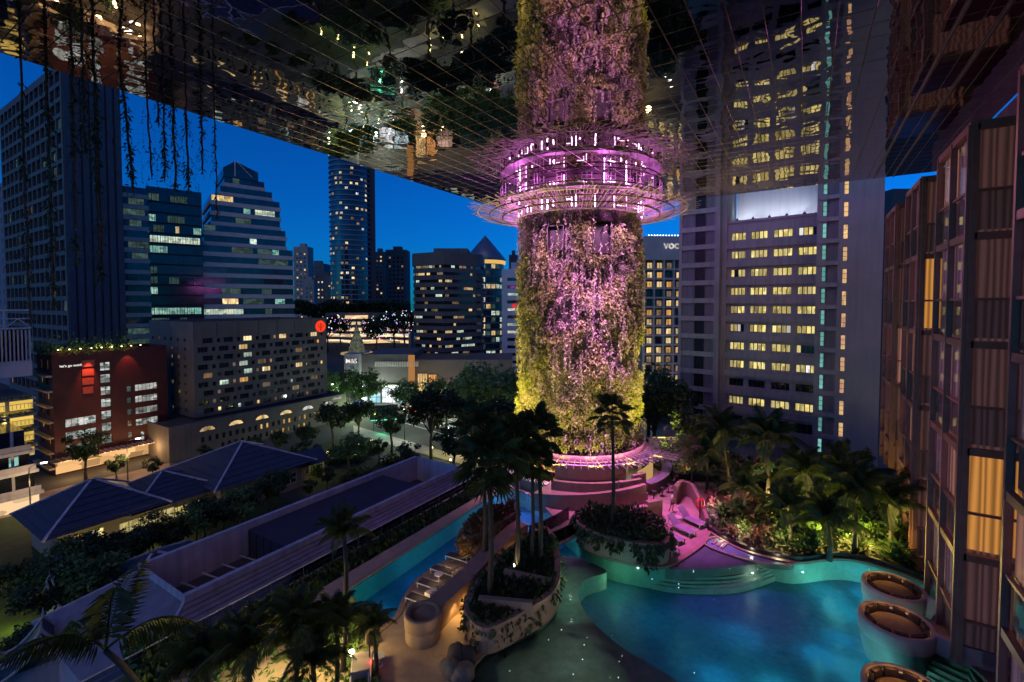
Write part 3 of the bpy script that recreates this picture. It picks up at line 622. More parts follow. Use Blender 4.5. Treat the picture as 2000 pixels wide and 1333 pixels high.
b = MB(); b.bar((-5,y1*.62,zc+.5), (-5,y1*.62,zc+7), .35); b.bar((-5,y1*.62,zc+6.8), (-5,y1*.9,zc+1), .2); b.build('crown_strut', MAT['white_metal'], t)
for (z, x, a, l) in LITS:
    u = a+.5
    while u < l-3:
        w_ = crng.choice([2.4,3.6,5.2,7.]); w_ = min(w_, l-u-.5)
        if crng.random() < .45: window(t, (x,0,0), YN, u, z+1.6, w_, FH-1.72, pick([(.12,'cool'),(.06,'warm'),(.5,'cool_dim'),(.06,'teal_lit')]), max(2,int(w_/.8)), 1, .38, .06)
        u += w_+crng.choice([0,0,1.5,4])
for (u, z, w_) in ((1.0,7*FH,13),(L0-5.5,5*FH,5)): window(t, (0,0,0), YN, u, z+1.6, w_, FH-1.75, MAT['cool'], int(w_/.8), 1, .34, .06)
# lower wing of the same stripe and the teal glass link
P3 = AD(237, 600, 150); P3.z = 0
t = thing('striped_wing', 'lower striped office wing between the blue ribbed tower and teal glass', 'building', (P3.x,P3.y,ST), RZ)
Lw = plan_hit(296, P3, U2); n = round((zat(355,(P3.x,P3.y))-ST)/3.5); floors(t, [(0,-6),(0,Lw),(-14,Lw),(-14,-6)], 0, n, 3.5, 1.35)
for k in range(n):
    if crng.random() < .6: window(t, (0,0,0), YN, crng.uniform(0,3), k*3.5+1.4, crng.uniform(2.5,6), 2.0, pick([(.7,'cool_dim')]), 5, 1, .38, .06)
P4 = AD(291, 600, 158); P4.z = 0
t = thing('glass_link', 'dark teal curtain wall block joining the striped offices', 'building', (P4.x,P4.y,ST), RZ)
Lg = plan_hit(398, P4, U2); zt_ = zat(363,(P4.x,P4.y))-ST
b = MB(); b.prism([(0,0),(0,Lg),(-12,Lg),(-12,0)], 0, zt_); b.build('curtain_wall', MAT['glass_teal'], t)
for i in range(23): q = MB(); q.box(.0,.14,i*Lg/22-.05,i*Lg/22+.05,0,zt_); q.build('mullion', MAT['metal_dark'], t)
n = int(zt_/3.5)
for k in range(n):
    q = MB(); q.box(.0,.1,.02,Lg,k*3.5,k*3.5+.5); q.build('floor_edge', MAT['metal_dark'], t); u = .5
    z = k*3.5+.6
    if k in (8, n-5): window(t, (0,0,0), YN, .5 if k == 8 else .6, z, Lg-1.2, 2.4, MAT['teal_lit'] if k == 8 else MAT['cool'], 14, 1, -.08, .1); continue
    while u < Lg-2:
        w_ = crng.choice([1.2,2,3,5])
        if crng.random() < .5: window(t, (0,0,0), YN, u, z, min(w_,Lg-u-.2), 2.4, pick([(.1,'warm'),(.12,'teal_lit'),(.6,'cool_dim')]), max(1,int(w_)), 1, -.08, .08)
        u += w_+crng.choice([0,1,3])
# ================================================================== towers far behind
def rbox(name, label, cat, px0, px1, ytop, d, wall, rot=0., depth=None, fh=3.3, cw=3., lit=((.2,'warm_dim'),(.1,'warm')), wsz=(1.6,1.5), winmax=None, side=.0, group=None, zb=None):
    """a far block facing the camera: front face with a grid of real window openings"""
    a = AD(px0, 600, d); b_ = AD(px1, 600, d); a.z = b_.z = 0; W = (b_-a).length; U = (b_-a).normalized(); rz = atan2(U.y,U.x)+rot
    t = thing(name, label, cat, (a.x,a.y,ST), rz, group); H = zat(ytop,(a.x,a.y))-ST; dp = depth or W*.9
    z0 = (zb or 5); nc = max(1,int((W-.8)/cw)); nr = max(1,int((H-z0-1.5)/fh)); mx = (W-nc*cw)/2; ops = [(mx+c*cw+(cw-wsz[0])/2, mx+c*cw+(cw+wsz[0])/2, z0+r*fh, z0+r*fh+wsz[1]) for c in range(nc) for r in range(nr)]
    b = MB(); grid_wall(b, (0,0,0), XE, W, H, ops, .4); b.build('wall', wall, t)
    b = MB(); b.add([(0,0,0),(0,dp,0),(W,dp,0),(W,0,0),(0,0,H),(0,dp,H),(W,dp,H),(W,0,H)], [(1,0,4,5),(2,1,5,6),(3,2,6,7),(4,7,6,5)]); b.build('rear_wall', wall, t)
    b = MB(); b.box(W*.3,W*.7,dp*.3,dp*.7,H,H+3.2); b.build('plant_room', wall, t)
    for (o0,o1,o2,o3) in ops: window(t, (0,0,0), XE, o0, o2, o1-o0, o3-o2, pick(lit), 1, 1, .4, .12)
    return t, W, H
dkb = M('far_tower_slate', (.05,.055,.075), .7, 0, .2, .1); lgt = M('far_tower_pale', (.3,.27,.25), .8, 0, .15, .1); mid = M('far_tower_grey', (.12,.12,.14), .8, 0, .15, .1)
FT = [(575,603,482,430,lgt,((.25,'warm'),(.2,'warm_dim')),'cream flats with lit rows beside the striped tower'),
      (594,614,548,400,lgt,((.12,'warm_dim'),(.1,'white_lit')),'short cream flats in front of the taller cream flats'),
      (600,634,515,470,mid,((.1,'warm_dim'),(.05,'warm')),'grey slab tower standing behind the cream flats'),
      (618,648,538,440,mid,((.2,'warm'),(.1,'white_lit')),'pale grey tower with speckled lights left of the curved tower'),
      (640,660,520,520,dkb,((.06,'warm_dim'),),'thin dark tower half hidden behind the curved tower'),
      (730,752,492,420,dkb,((.14,'warm'),(.15,'warm_dim')),'narrow dark tower right beside the curved tower'),
      (754,794,488,390,dkb,((.05,'warm'),(.05,'warm_dim')),'dark twin topped tower left of the brown office block'),
      (994,1012,498,330,dkb,((.1,'warm_dim'),),'dark slab peeping out right of the cone roofed tower')]
for (a,b_,y_,d,wm,lit,lab) in FT: rbox('far_tower', lab, 'tower', a, b_, y_, d, wm, 0, None, 3.6, 3.4, lit, (1.7,1.7), group='far towers')
# tall tower with a curved balcony front
c = AD(686, 600, 345); R = 14.5; t = thing('curved_tower', 'tall round fronted residential tower crossing the ceiling edge', 'tower', (c.x,c.y,ST))
fa = atan2(-c.y,-c.x); H = 150; fh = 3.5; cw = M('curved_tower_wall', (.2,.2,.24), .6, 0, .15, .1)
b = MB(); b.lathe([(R-.7,0),(R-.7,H)], 40); b.build('glass_drum', MAT['glass_blue'], t, True)
for k in range(int(H/fh)):
    b = MB(); b.lathe([(R-.7,0),(R,0),(R,.75),(R-.7,.75)], 40, (0,0,k*fh), fa-1.7, fa+1.7); b.build('balcony_band', cw, t)
b = MB(); a = fa-pi/2+.62; b.box(-4.2,4.2,-4,6,0,H-4); o = b.build('service_core', dkb, t); o.location = (Vector((cos(fa+pi/2),sin(fa+pi/2),0))*11.5); o.rotation_euler = (0,0,fa)
q = win_mesh(2.0,1.7,2,1,.1)
for k in range(8,int(H/fh)):
    for i in range(9):
        if crng.random() < .3:
            a = fa-1.25+i*.27+crng.uniform(-.03,.03); n_ = Vector((cos(a),sin(a),0)); tt = Vector((-n_.y,n_.x,0)); put('window', q, t, n_*(R-.6)-tt*1.1+Vector((0,0,k*fh+.85)), (0,0,a+pi/2), None, {0: pick([(.35,'warm'),(.4,'warm_dim'),(.15,'white_lit')])})
# brown chamfered office block
c = AD(867, 600, 172); t = thing('brown_office', 'brown banded office block with chamfered corners above the shops', 'building', (c.x,c.y,ST), YAW)
m_ = 172/F; W1, W2 = -67*m_, 60*m_
foot = [(0,0),(W2,9),(W2+1.8,12),(W2+1.8,26),(W1,26),(W1-.6,9.5),(W1+.5,6.5)]; zt_ = zat(490,(c.x,c.y))-ST; nfl = 14; fh = (zt_-9-5)/nfl
br = M('brown_granite', (.1,.08,.078), .6, 0, .15, .4)
for k in range(nfl):
    z = 9+k*fh; b = MB(); b.prism(foot, z, z+fh*.58, bottom=True); b.build('spandrel', br, t); ins = [(x*.975, .4+y_*.97) for x, y_ in foot]; b = MB(); b.skirt(ins, z+fh*.58, z+fh); b.build('glass_band', MAT['glass'], t)
    for (pa, pb) in ((ins[0],ins[1]),(ins[6],ins[0])):
        A_ = Vector((*pa,0)); B_ = Vector((*pb,0)); L_ = (B_-A_).length; U_ = (B_-A_)/L_; u = .4
        while u < L_-1.2:
            w_ = min(crng.choice([1,1.6,3]), L_-u-.3)
            pr_ = .75 if k in (nfl-1, nfl-4, 0, 1, 2) else .42
            if crng.random() < pr_: window(t, (A_.x,A_.y,0), U_, u, z+fh*.6, w_, fh*.36, pick([(.3,'cool'),(.2,'warm'),(.35,'warm_dim'),(.05,'white_lit')]), max(1,int(w_/.6)), 1, -.04, .05)
            u += w_+crng.choice([.1,.1,1,2])
b = MB(); b.prism([(x*1.03,-.2+y_*1.02) for x,y_ in foot], zt_-5, zt_-.3); b.build('crown', br, t)
b = MB(); b.box(-5,8,8,20,zt_-.3,zt_+1.8); b.build('plant_room', MAT['concrete_dark'], t)
# cone roofed tower
c = AD(948, 600, 262); R = 10.4; t = thing('cone_roofed_tower', 'round glass tower with a pointed cone roof and glowing ring', 'tower', (c.x,c.y,ST)); H = zat(513,(c.x,c.y))-ST
b = MB(); b.lathe([(R,0),(R,H)], 32); b.build('glass_drum', MAT['glass_blue'], t, True)
fa = atan2(-c.y,-c.x)
for k in range(int(H/3.6)):
    b = MB(); b.lathe([(R,0),(R+.25,0),(R+.25,.8),(R,.8)], 24, (0,0,k*3.6), fa-1.7, fa+1.7); b.build('spandrel', mid, t)
    for i in range(10):
        if crng.random() < (.75 if k < 9 or k in (11,12) else .35):
            a = fa-1.2+i*.27; n_ = Vector((cos(a),sin(a),0)); tt = Vector((-n_.y,n_.x,0)); put('window', win_mesh(2.4,2.5,3,1,.1), t, n_*(R+.12)-tt*1.2+Vector((0,0,k*3.6+.9)), (0,0,a+pi/2), None, {0: pick([(.4,'cool'),(.3,'warm'),(.2,'cool_dim')])})
b = MB(); b.lathe([(R+1.0,H+.8),(R+1.2,H+1.4),(R*.55,H+8.5),(.25,zat(461,(c.x,c.y))-ST),(.02,zat(459,(c.x,c.y))-ST)], 32); b.build('cone_roof', M('zinc_cone', (.14,.16,.23), .4, .3, .2, .2), t, True)
b = MB(); b.lathe([(R+.3,H-1.4),(R+.9,H-.9),(R+.9,H+.6)], 32); b.build('glowing_ring', E('ring_glow', (1,.6,.16), .8, rnd=0), t, True)
# white slab office
t, W, H = rbox('white_office', 'white ribbed office slab with a red sign left of the column', 'building', 980, 1040, 526, 190, M('white_office_wall', (.42,.46,.55), .7, 0, .1, .2), 0, 20, 3.05, 8.6, ((.2,'cool'),(.1,'white_lit')), (8.0,1.3), zb=8)
b = MB(); b.box(4.2,6.2,-.15,.0,H-15.6,H-14.0); b.build('red_sign', E('red_box_sign', (1,.02,.05), .8, rnd=0), t)
# ================================================================== shops along the street
P5 = AD(672, 700, 150); P5.z = 0
t = thing('shopping_mall', 'low street mall with lit letters on a white corner and glowing shopfronts', 'building', (P5.x,P5.y,ST), YAW)
m_ = 150/F; zt_ = zat(692,(P5.x,P5.y))-ST; X = lambda px: (px-672)*m_
b = MB(); b.box(0,X(702),0,14,6.5,zt_); b.build('corner_block', MAT['paint_white'], t)
b = MB(); b.box(X(702)+.01,X(800),2,24,6,zt_-.3); b.build('wall', M('mall_cladding', (.11,.1,.1), .7, 0, .15, .3), t)
b = MB(); b.box(X(800)+.01,X(1002),3.2,24,6,zt_-2.2); b.build('wall', br, t)
for i in range(26): q = MB(); q.box(X(730)+i*.55,X(730)+i*.55+.22,1.2,1.99,zt_-4.2,zt_-2.6); q.build('fin', MAT['white_metal'], t)
b = MB(); b.box(X(705),X(798),.6,1.98,5.6,6.1); b.build('canopy', MAT['white_metal'], t)
b = MB(); b.box(X(796),X(808),1.2,1.98,6.2,zt_-.5); b.build('lit_fin', E('orange_fin', (1,.45,.14), .4, rnd=0), t)
ts = E('shopfront_teal', (.35,.8,.9), 1.1, .6, (.5,.5,.5), 0, col2=(.7,.85,1))
for i, (a, b_, m, z0_, z1_) in enumerate(((705,740,ts,0,5.6),(742,770,E('shopfront_white', (.9,.95,1), 1.3, .5, (.6,.6,.6), 0),0,5.6),(772,798,ts,0,5.4),(812,832,E('shopfront_gold', (1,.62,.25), 1.1, .6, (.8,.8,.6), 0),0,9.5),(834,852,E('shopfront_orange', (1,.42,.12), 1.0, .5, (.8,.8,.6), 0),0,9.2),(856,884,E('shopfront_rose', (1,.6,.45), .7, .7, (.5,.5,.6), 0),0,5.2),(900,940,MAT['cool_dim'],0,5.6),(945,985,MAT['warm_dim'],0,5.4))):
    window(t, (0,3.0 if a > 800 else 1.9,0), XE, X(a), z0_, X(b_)-X(a), z1_-z0_, m, 4, 3, -.05, .12, name='shopfront')
sign(t, 'M&S', Vector((X(675),-.08,zt_-2.9)), XE, 2.0, MAT['white_lit'], .06, .03)
b = MB(); b.box(X(694),X(699),-.12,-.01,zt_-2.7,zt_-1.6); b.build('small_sign', MAT['metal_dark'], t)
for x_ in (700,720,745,770,812,834,870,930): lamp('shopfront_lamp', 'POINT', P5 + Vector((cos(YAW),sin(YAW),0))*X(x_) + Vector((sin(YAW),-cos(YAW),0))*3.2 + Vector((0,0,ST+2.4)), 420 if x_ != 834 else 900, (.6,.85,1) if x_ < 800 else (1,.6,.25), size=.5)
for i in range(8): q = MB(); q.box(-.3,.3,-.3,.3,-.1,.02); q.build('downlight', MAT['bulb_white'], t, loc=(X(706)+i*1.9,1.2,5.55))
# glazed cone on its roof
c = AD(697, 688, 158); t = thing('glass_cone', 'small lit glass cone standing on the mall roof', 'roof lantern', (c.x,c.y,c.z-.6)); hh = AD(697,640,158).z-c.z+.6
b = MB(); b.lathe([(5.2,0),(5.2,.5),(4.4,.5)], 28); b.build('base_ring', E('cone_base_glow', (1,.75,.4), .35, rnd=0), t)
b = MB(); b.lathe([(2.9,.5),(2.0,hh*.45),(.9,hh*.75),(.05,hh*1.25)], 20); b.build('glazing', E('cone_glow', (.75,.85,.6), .13, .6, (1.5,1.5,1.5), 0), t)
for i in range(16): a = 2*pi*i/16; q = MB(); q.tube([(r_*cos(a),r_*sin(a),z_) for r_, z_ in ((2.95,.5),(2.05,hh*.45),(.95,hh*.75),(.08,hh*1.25))], .06, 4); q.build('rib', MAT['frame'], t)
# terraced mall farther along the road, strung with lights
P6 = AD(628, 600, 300); t = thing('terraced_mall', 'long far terraced mall with bands of amber light', 'building', (P6.x,P6.y,ST), YAW+.0); m_ = 300/F; W = 170*m_
amb = E('amber_band', (1,.62,.28), 1.0, .8, (.12,.12,.8), 0, col2=(1,.8,.55))
for k in range(6):
    z = zat(676,(P6.x,P6.y))-ST + k*3.9 if k < 5 else 0
    if k == 5: break
    x0 = 0 if k < 4 else 8; b = MB(); pts = [(x0+(W-x0)*i/14, 3.5*sin(i*.75+k*.5)+k*1.2) for i in range(15)]
    b.wall(pts, 1.2, z, z+1.7); b.build('terrace_band', MAT['concrete_dark'], t); b = MB(); b.wall([(x_,y_+1.2) for x_,y_ in pts], .4, z+1.7, z+3.9); b.build('lit_band', amb, t)
b = MB(); b.box(0,W,6,30,0,zat(612,(P6.x,P6.y))-ST); b.build('wall', MAT['concrete_dark'], t)
# ================================================================== hotel with balcony grid and lit name
PV = AD(1258, 600, 135); PV.z = 0; t = thing('balcony_hotel', 'pale hotel with a balcony grid and white letters right of the column', 'hotel', (PV.x,PV.y,ST), YAW+.05); m_ = 135/F; W = 92*m_
H = zat(462,(PV.x,PV.y))-ST; zs = zat(508,(PV.x,PV.y))-ST; vw = M('hotel_cream', (.36,.34,.34), .8, 0, .12, .3)
b = MB(); b.box(-.5,W,-.6,12,zs,H); b.build('crown', vw, t); b = MB(); b.box(0,W,1.1,12,0,zs); b.build('wall', MAT['concrete_dark'], t)
nr = 15; fh = (zs-4)/nr; cwd = 19.5*m_; nc = 4
for r in range(nr):
    b = MB(); b.box(-.2,W,-.3,1.1,4+r*fh-.18,4+r*fh+.3); b.build('balcony_slab', vw, t)
    for c_ in range(nc): window(t, (0,0,0), XE, .5+c_*cwd+.6, 4+r*fh+.35, 1.5, fh*.62, pick([(.36,'warm'),(.22,'orange'),(.2,'warm_dim')]) if r > 1 else MAT['yellow'], 2, 1, 1.05, .06)
for c_ in range(nc+1): b = MB(); b.box(c_*cwd-.15,c_*cwd+.15,-.32,1.1,4,zs); b.build('pier', vw, t)
sign(t, 'voco', Vector((36*m_,-.7,zs+3.2)), XE, 3.1, MAT['white_lit'], .08, .05)
for i in range(14): q = MB(); q.tube([(0,0,0),(0,0,.2)], .11, 6); q.build('roof_lamp', MAT['bulb_white'], t, loc=(1+i*.85,-.4,H+.15))
lamp('hotel_lamp', 'POINT', PV+Vector((3,-8,ST+5)), 1500, (1,.75,.3), size=.5)
for x_, y_ in ((1240,530),(1238,620),(1242,700)):
    pass
# ================================================================== big grey apartment block with yellow corridors
Uw = Vector((cos(-radians(6)), sin(-radians(6)), 0)); Pw = AD(1500, 600, 88); Pw.z = 0
sL, sR = plan_hit(1419, Pw, Uw), plan_hit(1598, Pw, Uw); O3 = Pw + Uw*sL; Wc = sR-sL
WS = .8     # drawn large, stands at four fifths of that size and distance
t = thing('grey_apartment_block', 'big grey apartment block with rows of yellow lit windows at right', 'building', (O3.x*WS,O3.y*WS,CZ+WS*(ST-CZ)), atan2(Uw.y,Uw.x)); t.scale = (WS,)*3
zr = lambda y, px, d_: AD(px, y, AD(px,600,d_).dot(_H)).z-ST
fh = 3.545; zrow = [(zat(464,(O3.x,O3.y))-ST) - k*fh for k in range(10)]
m_ = 88/F; ops = []; cols = [((1427-1419)/179*Wc, (1457-1419)/179*Wc), ((1468-1419)/179*Wc,(1501-1419)/179*Wc), ((1513-1419)/179*Wc,(1549-1419)/179*Wc), ((1560-1419)/179*Wc, Wc-.25)]
cw_ = M('apartment_render', (.42,.385,.345), .85, 0, .1, .25, streak=.3)
for z in zrow:
    for a, b_ in cols: ops.append((a,b_,z-.72,z+.72))
for a, b_ in cols: ops.append((a,b_,zrow[-1]-fh-1.2,zrow[-1]-fh+.6))
ztop = zrow[0]+2.6
b = MB(); grid_wall(b, (0,0,0), XE, Wc, ztop, ops, .4); b.build('wall', cw_, t)
for k, z in enumerate(zrow):
    b = MB(); b.box(0,Wc,-.55,-.01,z-2.35,z-1.2); b.build('ledge', cw_, t)
    for c_, (a, b_) in enumerate(cols):
        w_ = b_-a
        if k == 8: window(t, (0,0,0), XE, a, z-.72, w_, 1.44, MAT['glass'], 4, 1, .4, .07); continue
        n4 = 4
        for q_ in range(n4): 
            dark = crng.random() < (.04 if c_ not in (0,3) else .1)
            window(t, (0,0,0), XE, a+q_*w_/n4, z-.72, w_/n4, 1.44, MAT['glass_teal'] if dark else MAT['white_lit'] if crng.random() < .04 else MAT['yellow'], 1, 1, .4, .07)
for a, b_ in cols: window(t, (0,0,0), XE, a, zrow[-1]-fh-1.2, b_-a, 1.8, MAT['glass'], 3, 1, .4)
b = MB(); b.box(0,Wc,-.3,6,ztop,ztop+.45); b.build('roof_slab', cw_, t)
pw_ = M('floodlit_white_wall', (.62,.62,.65), .8, 0, .06, .3, streak=.12)
b = MB(); b.box(.4,Wc,5.0,5.6,ztop+.45,ztop+10.5); b.build('screen_wall', pw_, t)
RW = Matrix.Rotation(atan2(Uw.y,Uw.x), 3, 'Z'); LW = lambda x, y, z: (O3 + RW@Vector((x,y,z)))*WS + Vector((0,0,CZ+WS*(ST-CZ)))
for i in range(6):
    lamp('wall_flood', 'SPOT', LW(1.6+i*2.8,2.4,ztop+.8), 230, (.85,.93,1), size=.2, spot=radians(110), blend=.9, target=LW(1.6+i*2.8,5,ztop+3.0))
    q = MB(); q.box(-.2,.2,-.2,.2,0,.35); q.bar((0,0,.3),(0,.2,.6),.12); q.build('floodlight', MAT['metal_dark'], t, loc=(1.6+i*2.8,.3,ztop+.45))
# left wing, nearer by two metres
sl = plan_hit(1327, Pw+Vector((0,-2.2,0)), Uw)-sL; xl1 = -.9
b = MB(); Hl = zat(350,(O3.x,O3.y))-ST+4; opl = []
for k in range(14):
    z = zrow[0]+fh*2-k*fh-1.3
    if z < 2: break
    Wl = xl1-sl; opl += [(.6,Wl*.4,z,z+2.6),(Wl*.4+.02,Wl*.66,z,z+2.6),(Wl*.66+.02,Wl-.9,z,z+2.6)]
grid_wall(b, (sl,-2.2,0), XE, Wl, Hl, opl, .45); b.add([(xl1,-2.2,0),(xl1,0,0),(xl1,0,Hl),(xl1,-2.2,Hl)], [(0,1,2,3)]); b.add([(sl,-2.2,0),(sl,6,0),(sl,6,Hl),(sl,-2.2,Hl)], [(3,2,1,0)]); b.build('left_wing', cw_, t)
for i, o in enumerate(opl):
    q = MB(); q.add([(0,0,0),(o[1]-o[0],0,0),(o[1]-o[0],0,2.6),(0,0,2.6)], [(0,1,2,3)]); q.build('infill_panel', MAT['metal_dark'] if i % 3 == 1 else M('infill_grey', (.24,.22,.235), .85, 0, .15, .3, streak=.2) if 'infill_grey' not in bpy.data.materials else bpy.data.materials['infill_grey'], t, loc=(sl+o[0],-2.2+.44,o[2]))
b = MB(); b.box(-.88,.02,-.6,6,0,Hl-1); b.build('pilaster', cw_, t)
# right wing, eleven metres nearer
Pr = AD(1650, 600, 75.5); Pr.z = 0; s0, s1 = plan_hit(1592, Pr, Uw), plan_hit(1722, Pr, Uw); Or = Pr+Uw*s0; Lr = RW.transposed()@(Or-O3); Wr = s1-s0; Hr = 60
pitch = 43.3*75.5/F; z0 = zat(494,(Or.x,Or.y))-ST; opr = []; kinds = []
fx = lambda px: (px-1592)/130*Wr
for k in range(-3,10):
    z = z0-k*pitch
    if z > Hr-2 or z < 3: continue
    opr.append((fx(1603),fx(1612),z-1.2,z+1.2)); kinds.append('cy'); opr.append((fx(1612.3),fx(1636),z-1.45,z+1.45)); kinds.append('pn'); opr.append((fx(1645),fx(1655),z-.4-1.2,z-.4+1.15)); kinds.append('or')
b = MB(); grid_wall(b, (Lr.x,Lr.y,0), XE, Wr, Hr, opr, .4); b.add([(Lr.x,Lr.y,0),(Lr.x,Lr.y+12,0),(Lr.x,Lr.y+12,Hr),(Lr.x,Lr.y,Hr)], [(3,2,1,0)]); b.add([(Lr.x+Wr,Lr.y,0),(Lr.x+Wr,Lr.y+25,0),(Lr.x+Wr,Lr.y+25,Hr),(Lr.x+Wr,Lr.y,Hr)], [(0,1,2,3)]); b.build('right_wing', M('apartment_render_smooth', (.38,.35,.32), .85, 0, .08, .2, streak=.15), t)
cyan = E('stair_light_cyan', (.3,.8,.74), .5, .35, (1,1,.5), .3); oran = E('stair_light_orange', (1,.66,.25), .72, .4, (1,1,.5), .25, col2=(1,.5,.35))
for o, kd in zip(opr, kinds):
    if kd == 'pn': q = MB(); q.add([(0,0,0),(o[1]-o[0],0,0),(o[1]-o[0],0,2.9),(0,0,2.9)], [(0,1,2,3)]); q.build('infill_panel', bpy.data.materials['infill_grey'], t, loc=(Lr.x+o[0],Lr.y+.39,o[2]))
    else: window(t, (Lr.x,Lr.y,0), XE, o[0], o[2], o[1]-o[0], o[3]-o[2], cyan if kd == 'cy' else oran, 1, 3, .4, .06)
for k in range(-3,10):
    z = z0-k*pitch-1.9
    if 3 < z < Hr: b = MB(); b.box(Lr.x+fx(1597),Lr.x+fx(1638),Lr.y-.3,Lr.y-.01,z-.25,z+.25); b.build('ledge', cw_, t)
b = MB(); b.box(0,Wc,-1.2,-.56,zrow[-1]-fh*2-.6,zrow[-1]-fh*2+.5); b.build('ledge', cw_, t)
b = MB(); b.box(sl,Wc+Wr,2.5,14,-8.2,-.02); b.build('podium', cw_, t)
p = AD(1737, 600, 120); t = thing('dark_roof_block', 'dark stepped rooftop behind the hotel bays at right', 'building', (p.x,p.y,ST), YAW)
b = MB(); b.box(0,14,0,10,0,zat(388,(p.x,p.y))-ST); b.build('wall', dkb, t); b = MB(); b.box(1,8,1,8,zat(388,(p.x,p.y))-ST,zat(367,(p.x,p.y))-ST); b.build('plant_room', dkb, t)
t = thing('white_screen_building', 'small white slatted building at the foot of the apartment block', 'building', tuple(AD(1296,830,60).xy)+(-3,), YAW)
q = MB(); q.box(0,3.2,-.06,.06,0,.16); me = q.mesh('slat', [MAT['white_metal']])
for k in range(16): put('slat', me, t, (0,-.1,k*.28))
b = MB(); b.box(.05,3.1,.02,5,-6,4.6); b.build('wall', MAT['paint_white'], t)
# ================================================================== ground, roads, lawn
b = MB(); b.box(-1500,700,-300,2500,ST-1,ST); struct(b.build('ground', M('night_ground', (.06,.06,.055), .9, 0, .3, .05)))
def sheet(name, pts, z, mat): b = MB(); b.poly(pts, z); return struct(b.build(name, mat))
road = [G(x,y,ST) for x,y in ((560,742),(700,772),(860,820),(1010,858),(1300,905),(1300,985),(1010,915),(880,872),(760,842),(640,800),(520,765))]
sheet('road', road, ST+.008, MAT['asphalt'])
pv = [G(x,y,ST) for x,y in ((700,770),(860,818),(1010,856),(1010,800),(860,790),(700,755))]; sheet('pavement', pv, ST+.12, MAT['pave'])
pv2 = [G(x,y,ST) for x,y in ((690,850),(850,895),(1010,935),(1010,918),(850,878),(690,832))]; sheet('pavement', pv2, ST+.13, MAT['pave'])
lawn = [G(x,y,ST) for x,y in ((540,905),(640,862),(700,858),(860,905),(990,960),(900,985),(760,925),(600,960))]; sheet('lawn', lawn, ST+.016, MAT['grass'])
lawn2 = [G(x,y,ST) for x,y in ((-60,1000),(330,930),(560,975),(640,1040),(300,1180),(-80,1330))]; sheet('lawn', lawn2, ST+.024, MAT['grass'])
drive = [G(x,y,ST) for x,y in ((560,935),(700,880),(870,900),(862,912),(700,893),(575,950))]; sheet('path', drive, ST+.06, MAT['asphalt'])
lane = [G(x,y,ST) for x,y in ((-40,990),(330,905),(340,925),(-40,1025))]; sheet('road', lane, ST+.04, M('lane_paving', (.32,.22,.15), .8, 0, .2, .4))
ml = M('road_paint', (.6,.6,.58), .7)
def dash(pa, pb, n, f=.5, w=.22):
    a = G(*pa, ST); c = G(*pb, ST); q = MB()
    for i in range(n):
        p0 = a.lerp(c, i/n); p1 = a.lerp(c, (i+f)/n); t_ = (c-a).normalized(); s_ = Vector((-t_.y,t_.x,0))*w; q.add([p0-s_, p1-s_, p1+s_, p0+s_], [(0,1,2,3)])
    o = q.build('lane_marking', ml); o.location.z = .016; return struct(o)
dash((560,755),(990,872),18); dash((560,748),(990,860),18); dash((700,800),(990,885),10,1)
# ------------------------------------------------------------------ street lamps
q = MB(); q.tube([(0,0,0),(0,0,7.5)], [.1,.06], 6); pole_me = q.mesh('pole', [MAT['frame']]); q = MB(); q.tube([(0,0,7.4),(.5,0,7.9),(1.5,0,8.05)], .05, 5); arm_me = q.mesh('arm', [MAT['frame']])
q = MB(); q.box(1.3,2.0,-.16,.16,7.92,8.06); head_me = q.mesh('lamp_head', [MAT['bulb_white']])
LP = [(655,800,'by the grey office podium'),(735,792,'left of the mall shopfronts'),(800,815,'before the glowing mall corner'),(885,822,'before the brown office base'),(960,850,'in front of the white office'),(700,838,'on the near kerb beside the office podium'),(790,862,'beside the dark screen board'),(905,890,'near the planted column, left kerb'),(1290,870,'right of the planted column'),(60,1010,'on the lane by the white block'),(250,945,'on the lane by the red building')]
for x, y, s in LP:
    p = G(x,y,ST); t = thing('street_lamp', f'slim street lamp {s}', 'street lamp', p, crng.uniform(0,6), 'street lamps'); put('pole', pole_me, t); put('arm', arm_me, t); put('lamp_head', head_me, t)
    warm = x < 300 or x == 905; lamp('street_lamp_light', 'POINT', p+Vector((0,0,5.2)), (2200 if x > 700 else 1100) if not warm else 1300, (.85,1,.8) if not warm else (1,.66,.3), size=.3)
for (x,y) in ((676,790),(716,800),(648,780),(745,806),(800,806),(875,830),(955,846),(690,822)): lamp('tree_fill_light', 'POINT', G(x,y,ST)+Vector((0,0,3.0)), 1500 if x < 740 else 600, (.7,1,.5), size=.2)  # added lamps without fixtures that brighten the street trees from below
# low garden bollards in the park
q = MB(); q.tube([(0,0,0),(0,0,1.0)], .07, 6); bp_me = q.mesh('post', [MAT['metal_dark']]); q = MB(); q.lathe([(0,1.0),(.17,1.05),(.2,1.2),(.12,1.36),(0,1.4)], 8); bh_me = q.mesh('lamp_globe', [MAT['bulb_warm']])
BL = [(612,908),(640,895),(668,893),(700,878),(726,870),(844,885),(870,892),(880,910),(905,892),(935,905),(556,912)]
for i, (x, y) in enumerate(BL):
    p = G(x,y,ST); t = thing('garden_lamp', f'{ORD[i]} low globe lamp along the park lawn path', 'garden lamp', p, 0, 'park lamps'); put('post', bp_me, t); put('lamp_globe', bh_me, t)
    lamp('garden_lamp_light', 'POINT', p+Vector((0,0,1.7)), 120, (.75,.9,.2), size=.15)
